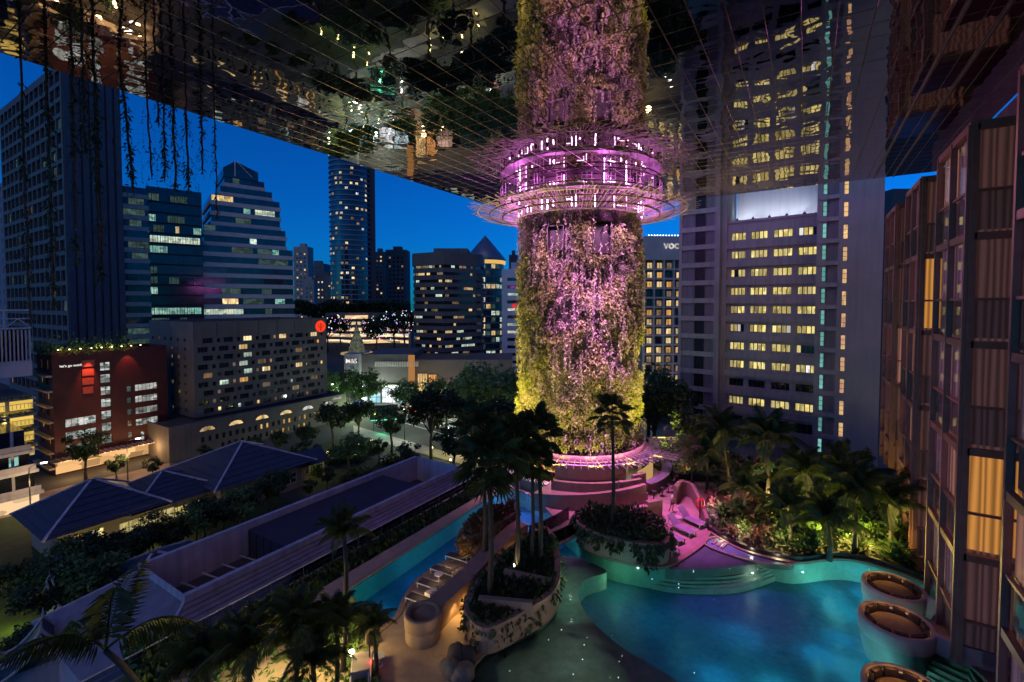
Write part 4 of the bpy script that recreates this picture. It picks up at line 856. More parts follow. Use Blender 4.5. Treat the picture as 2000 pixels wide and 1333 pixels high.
# dark screen board with a green frame of light
p = G(750, 842, ST); t = thing('screen_board', 'dark standing screen board by the road with a green glow', 'screen', p, YAW+.25)
b = MB(); b.box(-3.4,3.4,-.15,.15,3.0,6.6); b.build('screen', MAT['glass'], t)
for s in (-2.5,2.5): b = MB(); b.box(s-.15,s+.15,-.1,.1,0,3.0); b.build('leg', MAT['frame'], t)
b = MB(); b.box(-3.2,3.2,-.22,-.16,2.8,2.95); b.build('light_strip', E('green_strip', (.1,1,.5), 1.5, rnd=0), t)
lamp('board_light', 'POINT', p+Vector((2,-2,1.6)), 420, (.1,1,.5), size=.4)
# ------------------------------------------------------------------ cars on the road
cb = MB()
sec = [(-2.1,.35),(-2.15,.75),(-1.6,.95),(-1.05,1.4),(.55,1.42),(1.2,.98),(2.05,.82),(2.15,.4)]
vs = [(x,y_*(1 if z < 1 else .82),z) for y_ in (-.88,.88) for x, z in sec]; n = len(sec); cb.add(vs, [tuple(range(n))[::-1], tuple(range(n,2*n))]+[(i,i+1,n+i+1,n+i) for i in range(n-1)]+[(n-1,0,n,2*n-1)])
wh = MB(); wh.tube([(0,-.12,0),(0,.12,0)], .33, 12); wme = wh.mesh('wheel', [MAT['metal_dark']])
gm = MB(); gm.add([(-1.5,-.895,.98),(1.1,-.895,.98),(.5,-.76,1.36),(-1.0,-.76,1.36),(-1.5,.895,.98),(1.1,.895,.98),(.5,.76,1.36),(-1.0,.76,1.36)], [(0,1,2,3),(7,6,5,4)]); gm.add([(1.16,-.7,1.02),(1.16,.7,1.02),(.6,.64,1.4),(.6,-.64,1.4)], [(0,1,2,3)]); gme = gm.mesh('windows', [MAT['glass']])
hl = MB(); hl.box(-.05,.05,-.16,.16,-.08,.08); hw_ = hl.mesh('headlight', [MAT['bulb_white']]); hr_ = hl.mesh('tail_light', [E('tail_red', (1,.05,.03), 4, rnd=.2)])
CARS = [(760,803,(.4,.4,.42),'silver car on the far lane by the mall shopfronts'),(806,806,(.3,.02,.02),'red car waiting below the mall corner'),(868,838,(.5,.5,.5),'white car half hidden by the street trees'),(700,792,(.05,.08,.2),'blue car passing the grey office podium'),(935,862,(.05,.05,.05),'black car nearest the planted column on the road'),(960,835,(.45,.45,.5),'pale car in front of the white office')]
rd = (G(990,872,ST)-G(560,755,ST)).normalized(); ra = atan2(rd.y, rd.x)
for i, (x,y,c_,lab) in enumerate(CARS):
    p = G(x,y,ST+.02); t = thing('car', lab, 'car', p, ra+(pi if i % 2 else 0), 'cars on the road'); bmx = M('car_paint_%d' % i, c_, .3, .2, .03, 1, spec=.6)
    put('body', cb.mesh('body', [bmx]), t); put('windows', gme, t)
    for sx in (-1.35,1.35):
        for sy_ in (-.8,.8): put('wheel', wme, t, (sx,sy_,.33))
    for sy_ in (-.6,.6): put('headlight', hw_, t, (2.14,sy_,.68)); put('tail_light', hr_, t, (-2.15,sy_,.75))
# ================================================================== long low roof beside the pool
zr_ = -7.0; cs = [G(x,y,zr_) for x,y in ((352,1170),(897,915),(815,894),(278,1105))]
x1 = (cs[0].x+cs[1].x)/2; x0 = (cs[2].x+cs[3].x)/2; y0 = (cs[0].y+cs[3].y)/2; y1 = (cs[1].y+cs[2].y)/2
t = thing('long_low_building', 'long low building with a violet tiled roof and sunken roof wells', 'building', (x0,y0,ST)); W = x1-x0; L = y1-y0; h = zr_-ST
vt = M('violet_roof_tile', (.19,.165,.195), .6, 0, .22, .8, streak=.2); pale = M('pale_roof_wall', (.4,.36,.42), .8, 0, .14, .4, streak=.35)
b = MB(); e = 6.5; he = h-2.7; b.add([(0,0,h-.35),(W,0,h-.35),(W,L,h-.35),(0,L,h-.35),(-e*.5,-e,he),(W+e,-e,he),(W+e,L+2,he),(-e*.5,L+2,he)], [(0,4,5,1),(1,5,6,2),(2,6,7,3),(3,7,4,0)]); b.build('tiled_slope', vt, t)
for i in range(13):
    f = (i+.5)/13; q = MB(); q.bar((W+e*f,-e*f,h-.35-2.35*f+.05), (W+e*f,L,h-.35-2.35*f+.05), .1, .07); q.build('tile_course', vt, t)
b = MB(); b.bar((W,0,h-.3), (W+e,-e,he+.05), .22, .14); b.build('hip_ridge', pale, t); b = MB(); b.bar((0,0,h-.3), (-e*.5,-e,he+.05), .2, .14); b.build('hip_ridge', pale, t)
b = MB(); b.box(-e*.5+.6,W+e-.6,-e+.6,L+1.6,0,h-3.7); b.build('wall', pale, t)
b = MB(); b.wall([(0,0),(W,0),(W,L),(0,L)], .5, h-3.4, h+.25, closed=True); b.build('parapet', pale, t)
b = MB(); b.box(.3,W-.3,.3,L-.3,h-3.5,h-3.3); b.build('well_floor', MAT['roof_grey'], t)
ya, yb = L*.27, L*.80
b = MB(); b.box(.35,W-.3,ya,yb,h-3.3,h-.45); b.build('flat_roof', M('dark_violet_felt', (.028,.026,.045), .9, 0, .2, .4), t)
for i in range(6): q = MB(); q.box(.4+i*W/6.3,.52+i*W/6.3,ya-.1,ya-.004,h-3.3,h-.5); q.build('panel_joint', MAT['frame'], t)
for i in range(5): q = MB(); q.bar((.5,1.2+i*1.9,h-2.9), (W-.5,2.4+i*1.9,h-2.9), .12); q.build('well_beam', MAT['frame_light'], t)
q = MB(); q.bar((W*.75,.6,h-2.8), (W*.6,ya-.4,h-2.8), .14); q.build('well_beam', MAT['frame_light'], t)
# ================================================================== embassy pavilions with hipped slate roofs
wallc = M('cream_wall', (.24,.2,.17), .8, 0, .12, .4)
def hip(name, label, x0, x1, y0, y1, ze, zr, ov=1.2, wins=(), ridge=None, floor=ST, flare=.0):
    t = thing(name, label, 'building', (x0,y0,floor)); W, L = x1-x0, y1-y0; he, hr = ze-floor, zr-floor
    b = MB(); b.box(0,W,0,L,0,he-.05); b.build('wall', wallc, t)
    rx0, rx1, ry0, ry1 = (W/2-.3, W/2+.3, min(L/2,W/2)-.0, max(L/2,L-W/2)) if L >= W else (L/2, W-L/2, L/2-.3, L/2+.3)
    o = ov; vs = [(-o,-o,he-.3),(W+o,-o,he-.3),(W+o,L+o,he-.3),(-o,L+o,he-.3),(rx0,ry0,hr),(rx1,ry0,hr),(rx1,ry1,hr),(rx0,ry1,hr)]
    b = MB(); b.add(vs, [(0,1,5,4),(1,2,6,5),(2,3,7,6),(3,0,4,7),(4,5,6,7),(3,2,1,0)]); rf = b.build('roof', MAT['blue_tile'], t)
    for a_, c_ in ((0,4),(1,5),(2,6),(3,7)): q = MB(); q.bar(vs[a_], vs[c_], .28, .22); q.build('ridge_cap', pale, rf)
    for k in range(7):
        f = (k+.5)/7; lerp = lambda i, j: Vector(vs[i]).lerp(Vector(vs[j]), f)
        q = MB(); up = Vector((0,0,.05)); c4 = [lerp(0,4)+up, lerp(1,5)+up, lerp(2,6)+up]; q.bar(c4[0],c4[1],.1,.08); q.bar(c4[1],c4[2],.1,.08); q.build('tile_course', MAT['blue_tile'], rf)
    for (face, u, v, w_, h_, m_, nx_) in wins:
        if face == 'E': window(t, (W,0,0), YN, u, v, w_, h_, MAT[m_], nx_, 2, -.04, .1, MAT['frame_light'])
        else: window(t, (0,0,0), XE, u, v, w_, h_, MAT[m_], nx_, 2, -.04, .1, MAT['frame_light'])
    return t
hip('slate_pavilion', 'embassy pavilion with a pointed blue slate roof, right end', -89,-75,36,50,-10.2,-6.4,1.6,[('E',1.5,1.2,4.5,1.8,'glass',4),('E',8,1.2,4.5,1.8,'glass',4),('S',3,1,4,1.8,'glass',3)])
hip('slate_wing', 'long blue slate roofed embassy wing between its two pavilions', -87,-77,26,36.4,-10.8,-8.0,1.2,[('E',3,1.2,5,1.6,'yellow',5)])
hip('slate_pavilion', 'embassy pavilion with a pale warm lit roof slope, left end', -87,-76.5,18,28,-10.2,-6.6,1.6,[('E',1,.5,1.6,3.0,'orange',2),('E',3,.5,1.5,3.0,'yellow',2),('E',6,1.4,6.5,1.8,'yellow',6)])
hip('garden_pavilion', 'small square pavilion with a violet slate roof amid garden trees', -63,-54,16.5,26,-11.6,-9.2,1.0,[('E',1,1,3,1.8,'warm',3),('S',2,1,4,1.8,'yellow',4)])
lamp('garden_light', 'POINT', (-72,19,ST+2), 320, (1,.75,.15), size=.2); lamp('garden_light', 'POINT', (-71,27,ST+2), 240, (1,.75,.25), size=.2); lamp('garden_light', 'POINT', (-60,4,ST+1.5), 200, (1,.8,.15), size=.2)
for k, (x,y) in enumerate(((-66,12),(-74,6),(-62,3),(-70,10))): lamp('garden_light', 'POINT', (x,y,ST+1.2), 130, (.8,.9,.15), size=.15)
p = G(580, 945, ST); t = thing('gate_porch', 'small porch with a blue roof and yellow light by the pavilion', 'porch', (p.x-2,p.y,ST))
for sx in (0,4.2):
    for sy_ in (0,4): b = MB(); b.box(sx-.15,sx+.15,sy_-.15,sy_+.15,0,3.6); b.build('post', wallc, t)
b = MB(); b.add([(-.8,-.8,3.6),(5,-.8,3.6),(5,4.8,3.6),(-.8,4.8,3.6),(2.1,-.8,5.6),(2.1,4.8,5.6)], [(0,4,5,3),(1,2,5,4),(0,1,4),(2,3,5),(3,2,1,0)]); b.build('roof', MAT['blue_tile'], t); lamp('porch_light', 'POINT', (p.x,p.y+2,ST+3), 160, (1,.75,.2), size=.2)
# flat roofed annexe with condensers
p = G(20, 1050, -9); t = thing('flat_annexe', 'flat roofed annexe with air conditioners at the left edge', 'building', (p.x-6,p.y-11,ST)); b = MB(); b.box(0,7,0,8,0,5.6); b.build('wall', wallc, t); b = MB(); b.wall([(.2,.2),(6.8,.2),(6.8,7.8),(.2,7.8)], .4, 5.6, 6.3, closed=True); b.build('parapet', wallc, t)
for k in range(4): q = MB(); q.box(0,1,0,1,0,1.1); q.lathe([(.4,1.12),(.35,1.2),(0,1.2)], 10, (.5,.5,0)); q.build('condenser', MAT['frame_light'], t, loc=(4.2+.2*k,.9+k*1.5,5.62))
# ornate finialled gate roofs in the near garden
def ornate(x, y, rz, s, label):
    t = thing('gate_roof', label, 'gate', (x,y,-11.5), rz); t.scale = (s,)*3
    b = MB(); b.box(-1.6,1.6,-.5,.5,-3.5,0); b.build('wall', MAT['paint_white'], t)
    for k in range(2):
        w_ = 2.4-k*.7; z = k*.9; b = MB(); N_ = 8; prof = [(w_*(1-i/N_), z+1.6*(i/N_)**1.8) for i in range(N_+1)]
        for sg_ in (-1,1): b.add([(sg_*x_,y_,z_) for y_ in (-1.1+k*.2,1.1-k*.2) for x_, z_ in prof], [(i,i+1,N_+2+i,N_+1+i) for i in range(N_)])
        b.build('roof', M('plum_tile', (.03,.022,.03), .5) if 'plum_tile' not in bpy.data.materials else bpy.data.materials['plum_tile'], t)
        for y_ in (-1.1+k*.2,1.1-k*.2):
            for sg_ in (-1,1): q = MB(); q.tube([(sg_*x_,y_,z_+.04) for x_, z_ in prof]+[(0,y_*1.05,z+2.3)], [.1]*(N_+1)+[.01], 5); q.build('bargeboard', MAT['paint_white'], t); q = MB(); q.tube([(sg_*w_,y_,z),(sg_*(w_+.35),y_,z+.15),(sg_*(w_+.5),y_,z+.6)], [.1,.08,.01], 5); q.build('finial', MAT['paint_white'], t)
p = G(125, 1165, -11.5); ornate(p.x,p.y,.2,1.1,'ornate gate with curling white gables beside the violet roof')
p = G(190, 1132, -11.5); ornate(p.x,p.y,.2,.8,'smaller ornate gable beside the lit garden lawn')
p = G(85, 1290, -11.5); ornate(p.x,p.y,1.3,1.2,'ornate white gable lowest at the left corner')
# ================================================================== pool terrace
POOL = [(590,1225),(660,1163),(780,1085),(905,1002),(960,968),(990,956),(1022,960),(1055,980),(1078,1003),(1096,1022),(1126,1045),(1134,1064),(1180,1087),(1235,1100),(1297,1107),(1345,1083),(1376,1058),(1386,1040),
        (1405,1050),(1450,1074),(1500,1089),(1550,1098),(1610,1092),(1650,1091),(1690,1098),(1730,1110),(1780,1127),(1828,1150),(1842,1180),(1812,1256),(1890,1291),(1965,1420),(1600,1500),(1200,1460),(960,1400),(905,1345),(944,1276),(1028,1236),(1071,1207),(1089,1172),(1086,1120),(1082,1085),(1060,1058),(1035,1048),(1003,1043),
        (975,1060),(935,1078),(895,1088),(850,1110),(812,1138),(790,1172),(775,1205),(730,1242),(690,1270),(640,1300)]
pool = [p.xy.to_3d() for p in cr(GL(POOL), 3, True)]
DX0, DX1, DY0, DY1 = -24.6, 12.0, 7.0, 58.0
b = MB(); b.poly([(DX0,DY0),(DX1,DY0),(DX1,DY1),(DX0,DY1)], 0, [pool]); struct(b.build('pool_deck', MAT['terrazzo']))
b = MB(); b.skirt([(DX0,DY0),(DX1,DY0),(DX1,DY1),(DX0,DY1)], ST, -.002); struct(b.build('terrace_podium', MAT['concrete_dark']))
# stainless coping strips let into the deck, and the pool shell
DEEP = -1.5
pl = thing('swimming_pool', 'free form swimming pool glowing blue and green across the terrace', 'pool')
b = MB(); b.poly(pool, DEEP); b.build('floor', MAT['pool_tile'], pl)
b = MB(); b.skirt(pool[::-1], DEEP, -.001); b.build('side_wall', MAT['pool_wall'], pl)
b = MB(); b.wall(pool, .28, -.12, .05, closed=True); b.build('coping', MAT['stone_wall'], pl)
sh = cr(GL([(1090,1172),(1087,1120),(1084,1090),(1120,1088),(1160,1102),(1185,1118),(1145,1132),(1130,1160),(1150,1205),(1215,1265),(1330,1335),(1430,1430),(1250,1470),(980,1410),(912,1340),(950,1276),(1030,1236),(1072,1206)], -.4), 4, True)
b = MB(); b.prism(sh, DEEP, -.4); b.build('shallow_shelf', MAT['pool_sand'], pl)
inner = GL([(1262,1104),(1297,1108),(1345,1110),(1400,1107),(1440,1102),(1480,1096)], -.2); outer = GL([(1165,1099),(1215,1122),(1290,1146),(1380,1153),(1460,1146),(1550,1112)], -1.2)
for k in range(7):
    f = k/6; arc = cr([inner[i].lerp(outer[i], f) for i in range(6)], 6); back = [p for p in GL([(1500,1089),(1450,1076),(1386,1045),(1345,1085),(1297,1105),(1235,1099)])]
    b = MB(); b.prism(arc+back, DEEP, -.14-.17*k); b.build('step', MAT['pool_sand'], pl)
sunshelf = cr(GL([(1300,1107),(1345,1085),(1378,1062),(1398,1072),(1440,1090),(1485,1097),(1440,1103),(1380,1109)]), 3, True); b = MB(); b.prism(sunshelf, DEEP, -.09); b.build('sun_shelf', MAT['terrazzo'], pl)
jac = cr(GL([(1377,1064),(1398,1049),(1440,1068),(1500,1087),(1546,1097),(1538,1104),(1490,1100),(1440,1089)]), 4, True)
b = MB(); b.wall(jac, .16, -.3, .06, closed=True); b.build('basin_rim', MAT['stone_wall'], pl); b = MB(); b.poly(jac, -.075); b.build('basin_floor', M('basin_cream', (.55,.55,.45), .5, 0, .1, 2), pl)
for k in range(3): q = MB(); a_ = G(1392+k*9,1062+k*4,0); c_ = G(1402+k*9,1052+k*4,0); q.bar((a_.x,a_.y,-.03), (c_.x,c_.y,-.03), .18, .06); q.build('basin_step', MAT['stone_wall'], pl)
for k in range(5):    # steps down into the lap strip, lower left
    f = k/4; pts = [G(x,y,0) for x,y in ((775-14*k,1208-12*k),(735-14*k,1244-12*k),(690-14*k,1274-12*k))]; bk = [G(x,y,0) for x,y in ((690,1276),(740,1246),(785,1208))]
    b = MB(); b.prism([(p.x,p.y) for p in pts]+[(p.x,p.y) for p in bk], DEEP, -.15-.2*k); b.build('step', MAT['pool_sand'], pl)
for k in range(5):    # lit steps at the right hand corner
    b = MB(); a_ = GL([(1800+k*4,1262+k*6),(1894-k*3,1302+k*5),(1950,1400),(1965,1420),(1890,1291),(1812,1256)]); b.prism(a_, DEEP, -.15-.2*k); b.build('step', MAT['pool_sand'], pl)
def water():
    m, t, o = _new('pool_water'); N = t.nodes.new; L = t.links.new
    tr = N('ShaderNodeBsdfTransparent'); tr.inputs[0].default_value = (.55,.86,.92,1); g = N('ShaderNodeBsdfGlossy'); g.inputs[1].default_value = .03
    tc = N('ShaderNodeTexCoord'); nz = N('ShaderNodeTexNoise'); nz.inputs['Scale'].default_value = 1.7; nz.inputs['Detail'].default_value = 3; L(tc.outputs['Object'], nz.inputs['Vector'])
    bp = N('ShaderNodeBump'); bp.inputs['Strength'].default_value = .5; bp.inputs['Distance'].default_value = .05; L(nz.outputs['Fac'], bp.inputs['Height']); L(bp.outputs[0], g.inputs['Normal'])
    fr = N('ShaderNodeFresnel'); fr.inputs[0].default_value = 1.33; L(bp.outputs[0], fr.inputs['Normal']); ms = N('ShaderNodeMixShader'); L(fr.outputs[0], ms.inputs[0]); L(tr.outputs[0], ms.inputs[1]); L(g.outputs[0], ms.inputs[2]); L(ms.outputs[0], o.inputs[0]); return m
b = MB(); b.poly(pool, -.05); struct(b.build('water', water()))
# underwater lamps: (px, py, depth z, power, colour)
TEAL = (.25,.95,.85); AQ = (.12,.74,.95); GRN = (.35,1,.55); WT = (.9,1,.8)
q = MB(); q.lathe([(0,.05),(.09,.04),(.12,0)], 10); plm = q.mesh('pool_lamp', [E('pool_lamp_glow', (.85,1,.9), 8, rnd=.1)])
UL = [(1690,1150,AQ,60),(1688,1205,TEAL,110),(1700,1228,WT,60),(1782,1262,WT,70),(1568,1118,WT,50),(1640,1180,TEAL,70),(1600,1270,AQ,60),(1450,1215,AQ,60),(1330,1200,AQ,60),(1400,1290,AQ,60),(1520,1310,TEAL,70),(1690,1310,TEAL,150),(1740,1275,TEAL,120),(1620,1150,TEAL,90),(1640,1240,AQ,50),(1246,1110,WT,34),(1205,1135,GRN,40),(1115,1068,AQ,16),(1470,1120,WT,22),(1240,1175,AQ,30),
      (1610,1104,GRN,40),(1680,1108,GRN,40),(1740,1122,GRN,30),(1830,1285,GRN,40),(1870,1300,GRN,40),(1210,1102,GRN,40),(1290,1116,GRN,40),
      (668,1164,(.5,1,.3),90),(700,1142,(.5,1,.3),50),(772,1098,GRN,10),(835,1052,(.45,1,.35),80),(870,1028,(.45,1,.35),50),(905,1006,(.4,1,.45),30),(740,1165,(.05,.6,.7),34),(890,1070,(.05,.45,.9),40),(810,1110,(.03,.3,.8),24),(960,1020,AQ,40),(985,985,(.2,.35,1),60),(1030,990,(.22,.3,1),60),(1050,1015,(.25,.3,1),40),(850,1100,AQ,30)]
for i, (x,y,c_,pw) in enumerate(UL):
    p = G(x,y,-.28 if x < 1200 and y > 1112 and x > 1090 else -1.15 if x > 1560 else -.6); lamp('underwater_light', 'POINT', p, pw*.62, c_, size=.02)
for (x,y) in ((1700,1228),(1782,1262),(1568,1118),(1246,1110),(1470,1120),(1688,1205),(1690,1150),(1410,1058),(1468,1082)): p = G(x,y,-.25 if y > 1100 else -.06); put('pool_lamp', plm, pl, p, None, .55)
for (x,y) in ((1410,1056),(1468,1080),(1520,1094)): lamp('basin_light', 'POINT', G(x,y,.0)+Vector((0,0,.25)), 13, (1,.95,.7), size=.1)
for (x0_,y0_,x1_,y1_,pw,c_) in ((1084,1150,1115,1165,200,(.8,1,.7)),(1080,1110,1115,1125,130,(.7,1,.75)),(1060,1215,1110,1250,130,(1,.85,.6)),(990,1262,1040,1310,130,(1,.75,.5)),(930,1280,850,1290,60,(1,.62,.3)),(1000,1250,1150,1310,140,(1,.85,.6))):
    lamp('pool_edge_fill', 'POINT', G(x1_,y1_,0)+Vector((0,0,1.3)), pw*.16, c_, size=.05)  # lamps added over the shallows and pool edge to brighten them, no fixtures
q = MB(); q.lathe([(.022,0),(.02,.015),(0,.018)], 6); sme_ = q.mesh('star_light', [MAT['bulb_star']]); prs = random.Random(2)
for i in range(28):   # fibre points in the shallow floor and on the steps
    x, y = (prs.uniform(960,1380), prs.uniform(1215,1330)) if i < 12 else (prs.uniform(1230,1500), prs.uniform(1075,1150)) if i < 21 else (prs.uniform(700,760), prs.uniform(1205,1260)) if i < 25 else (prs.uniform(1100,1600),prs.uniform(1100,1330))
    if x > 1230+ (y-1265)*1.45 and i < 12: x -= 170
    put('star_light', sme_, pl, G(x,y,-.04), None, prs.uniform(.8,1.5))
# outer edge: pale kerb, planting trough and glass balustrade on the left
tr_ = thing('edge_trough', 'long low planting trough along the outer pool edge', 'planter', (DX0,DY0,0)); Lb = DY1-DY0
b = MB(); b.box(-2.2,0,0,Lb,-1.6,-.5); b.build('soil', MAT['soil'], tr_); b = MB(); b.box(-2.35,-2.2,0,Lb,-2.5,-.2); b.build('outer_kerb', MAT['concrete'], tr_)
b = MB()
for k in range(5200): leafquad(b, Vector((lr2.uniform(-2.1,-.1), lr2.uniform(2,Lb-14), lr2.uniform(-.5,-.1))), Vector((0,0,1)), lr2.uniform(.2,.45), lr2, -.6)
stuff(b.build('shrubs', MAT['leaf_dark'], tr_))
gb = thing('glass_balustrade', 'frameless glass balustrade along the outer edge of the terrace', 'balustrade', (DX0-2.6,DY0,-1.0)); q = MB(); q.box(-.015,.015,.03,2.17,0,1.3); gpm = q.mesh('glass_pane', [glass_clear('edge_glass', (.72,.82,.86), .6)]); q = MB(); q.box(-.03,.03,0,2.2,1.3,1.35); gtm = q.mesh('top_rail', [MAT['frame_light']])
for k in range(int(Lb/2.2)): put('glass_pane', gpm, gb, (0,k*2.2,0)); put('top_rail', gtm, gb, (0,k*2.2,0))
# ------------------------------------------------------------------ raised curved planters
def planter(name, label, outline, h, soilz, wall_th=.35, n=5, top=None):
    P_ = cr(outline, n, True); t = thing(name, label, 'planter'); b = MB(); hs = [h]*len(P_) if top is None else [top(p) for p in P_]
    b.wall(P_, wall_th, 0, hs, closed=True); b.build('wall', MAT['stone_wall'], t); b = MB(); b.poly(P_, soilz); b.build('soil', MAT['soil'], t)
    return t, P_
def inside(p, poly):
    c = False; n = len(poly); j = n-1
    for i in range(n):
        if (poly[i].y > p.y) != (poly[j].y > p.y) and p.x < (poly[j].x-poly[i].x)*(p.y-poly[i].y)/(poly[j].y-poly[i].y)+poly[i].x: c = not c
        j = i
    return c
def scatter(poly, n, r):
    xs = [p.x for p in poly]; ys = [p.y for p in poly]; o = []
    while len(o) < n:
        p = Vector((r.uniform(min(xs),max(xs)), r.uniform(min(ys),max(ys)), 0))
        if inside(p, poly): o.append(p)
    return o
def cover(t, poly, n, z, hgt, s, mat, r, name='planting', spill=0, pn=None):
    b = MB()
    for p in scatter(poly, n, r):
        hh_ = hgt*(.55+.9*mn.noise(p*.5)); leafquad(b, p+Vector((0,0,z+max(.05,hh_)*r.random())), Vector((r.gauss(0,.5),r.gauss(0,.5),1)), r.uniform(*s), r, .1)
    if spill:
        m_ = len(poly); i = 0
        cxy = sum((p for p in poly), Vector())/m_
        for k in range(spill):
            i = r.randrange(m_); p = Vector(poly[i]).lerp(Vector(poly[(i+1) % m_]), r.random()); o = (p-cxy).normalized(); Ld = abs(mn.noise(p*.8))*2.6*(hgt if hgt > 1 else 1)
            if Ld < .25: continue
            leafquad(b, p+o*r.uniform(.1,.4)+Vector((r.uniform(-.12,.12), r.uniform(-.12,.12), z+.25-Ld*r.random())), o, r.uniform(*s), r, 1.2)
    return stuff(b.build(name, mat, t))
rs = random.Random(77)
t, PA = planter('palm_planter', 'long curved stone planter carrying four tall fan palms', GL([(944,1274),(990,1258),(1028,1234),(1071,1205),(1087,1172),(1088,1130),(1082,1090),(1062,1066),(1040,1078),(1005,1105),(975,1130),(945,1165),(920,1205),(915,1240)]), 1.35, 1.05)
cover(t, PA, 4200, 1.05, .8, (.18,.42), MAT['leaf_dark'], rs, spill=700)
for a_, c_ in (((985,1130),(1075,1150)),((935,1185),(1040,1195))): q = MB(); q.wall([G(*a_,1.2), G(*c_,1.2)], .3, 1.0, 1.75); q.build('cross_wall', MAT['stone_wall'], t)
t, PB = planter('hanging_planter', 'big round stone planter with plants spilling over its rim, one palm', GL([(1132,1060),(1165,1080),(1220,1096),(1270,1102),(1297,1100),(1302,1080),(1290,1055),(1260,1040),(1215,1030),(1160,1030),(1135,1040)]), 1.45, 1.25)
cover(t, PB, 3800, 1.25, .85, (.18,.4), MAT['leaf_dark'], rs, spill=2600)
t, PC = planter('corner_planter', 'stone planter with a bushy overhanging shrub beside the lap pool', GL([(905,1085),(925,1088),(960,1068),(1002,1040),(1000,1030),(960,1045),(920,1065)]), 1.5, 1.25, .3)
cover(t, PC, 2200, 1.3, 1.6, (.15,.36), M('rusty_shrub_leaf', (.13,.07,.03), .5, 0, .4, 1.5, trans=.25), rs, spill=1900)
# low wall behind the sun beds, ending in a round drum
wl = thing('curved_wall', 'warm lit curved stone wall behind the row of sun beds', 'wall')
wp = cr(GL([(826,1250),(850,1225),(868,1205),(905,1170),(945,1125),(975,1095),(1000,1068),(1020,1055)]), 6); b = MB(); b.wall(wp, .95, 0, .55); b.build('wall', MAT['stone_wall'], wl)
b = MB(); b.wall(wp, .86, .55, .6); b.build('recess', MAT['stone_wall'], wl); b = MB(); b.wall(wp, 1.05, .6, 1.3); b.build('upper_wall', MAT['stone_wall'], wl)
dp = G(826,1246,0); b = MB(); b.lathe([(.86,0),(.9,.1),(.9,.62),(.86,.66),(.92,.72),(.96,1.35),(.93,1.4),(.72,1.4),(.68,1.3),(.66,.85),(0,.85)], 36, (dp.x,dp.y,0)); b.build('drum', MAT['stone_wall'], wl, True)
for (x,y) in ((873,1176),(970,1082)):
    # bulkhead lamp set in the path side of the wall
    k_ = min(range(len(wp)), key=lambda i: (wp[i]-G(x+8,y+25,0)).length); tg = (wp[min(k_+1,len(wp)-1)]-wp[k_-1]).normalized(); nr_ = Vector((tg.y,-tg.x,0)); p = wp[k_]+nr_*.45+Vector((0,0,.75))
    q = MB(); q.add([tg*.24+Vector((0,0,-.07)), tg*.24+Vector((0,0,.07)), tg*-.24+Vector((0,0,.07)), tg*-.24+Vector((0,0,-.07))], [(0,1,2,3),(3,2,1,0)][:1]); q.build('wall_lamp', MAT['bulb_white'], wl, loc=p+nr_*.02); lamp('wall_lamp_light', 'SPOT', p+nr_*.15, 150, (1,.58,.18), size=.15, spot=radians(150), target=p+nr_*.8+Vector((0,0,-1)))
for (x,y,pw) in ((905,1190,26),(945,1140,30),(1000,1085,30),(885,1210,8)): lamp('path_light', 'POINT', G(x,y,0)+Vector((0,0,.5)), pw, (1,.55,.15), size=.12)
for (x,y,pw) in ((878,1118,10),(850,1150,10),(822,1180,10),(905,1100,8)): lamp('deck_light', 'POINT', G(x,y,0)+Vector((0,0,.7)), pw, (1,.62,.22), size=.15)
# ------------------------------------------------------------------ bar round the foot of the column
R0 = FA
def arc(r, a0, a1, n=24): return [Vector((KX+r*cos(R0+radians(a0+(a1-a0)*i/n)), KY+r*sin(R0+radians(a0+(a1-a0)*i/n)), 0)) for i in range(n+1)]
bar = thing('pool_bar', 'round pool bar under the column with amber lit bottle shelves', 'bar', (KX,KY,0)); loc0 = Vector((KX,KY,0)); ar = lambda *a: [p-loc0 for p in arc(*a)]
for a0, a1 in ((-19,44),(80,200),(-170,-52)): b = MB(); b.wall(ar(6.3,a0,a1), .4, 0, 2.75); b.build('wall', MAT['stone_wall'], bar)
b = MB(); b.lathe([(5.2,0),(5.2,2.8)], 48); b.build('back_wall', M('bar_back', (.35,.25,.16), .7, 0, .15, 1), bar)
for z in (.5,1.2,1.9): b = MB(); b.wall(ar(5.5,-51,-20,12), .5, z, z+.06); b.build('shelf', MAT['white_metal'], bar)
b = MB(); b.lathe([(5.3,2.62),(7.0,2.72),(7.1,2.85),(5.2,2.9)], 64); b.build('ceiling_plate', MAT['stone_wall'], bar)
for k in range(7): a_ = R0+radians(-50+k*5); q = MB(); q.bar((5.45*cos(a_),5.45*sin(a_),.1), (5.45*cos(a_),5.45*sin(a_),2.6), .07); q.build('shelf_post', MAT['metal_dark'], bar)
for k in (-46,-36,-26): a_ = R0+radians(k); lamp('bar_light', 'POINT', (KX+6.0*cos(a_),KY+6.0*sin(a_),2.3), 75, (1,.55,.14), size=.15)
for k in (52,62,72): a_ = R0+radians(k); lamp('bar_light', 'POINT', (KX+6.0*cos(a_),KY+6.0*sin(a_),1.6), 40, (.25,.6,1) if k < 70 else (1,.7,.3), size=.15)
q = MB(); q.tube([(0,0,0),(0,0,.2),(0,0,.26),(0,0,.36)], [.045,.045,.02,.02], 6); bt = [q.mesh('bottle', [M('bottle_%s' % n_, c_, .2, 0, .05, 1, spec=.8)]) for n_, c_ in (('amber',(.3,.12,.02)),('green',(.03,.14,.05)),('clear',(.45,.42,.38)))]
for z in (.56,1.26,1.96):
    for k in range(20): a_ = R0+radians(-50+k*1.5+rs.uniform(-.3,.3)); put('bottle', rs.choice(bt), bar, (5.6*cos(a_),5.6*sin(a_),z), None, rs.uniform(.8,1.3))
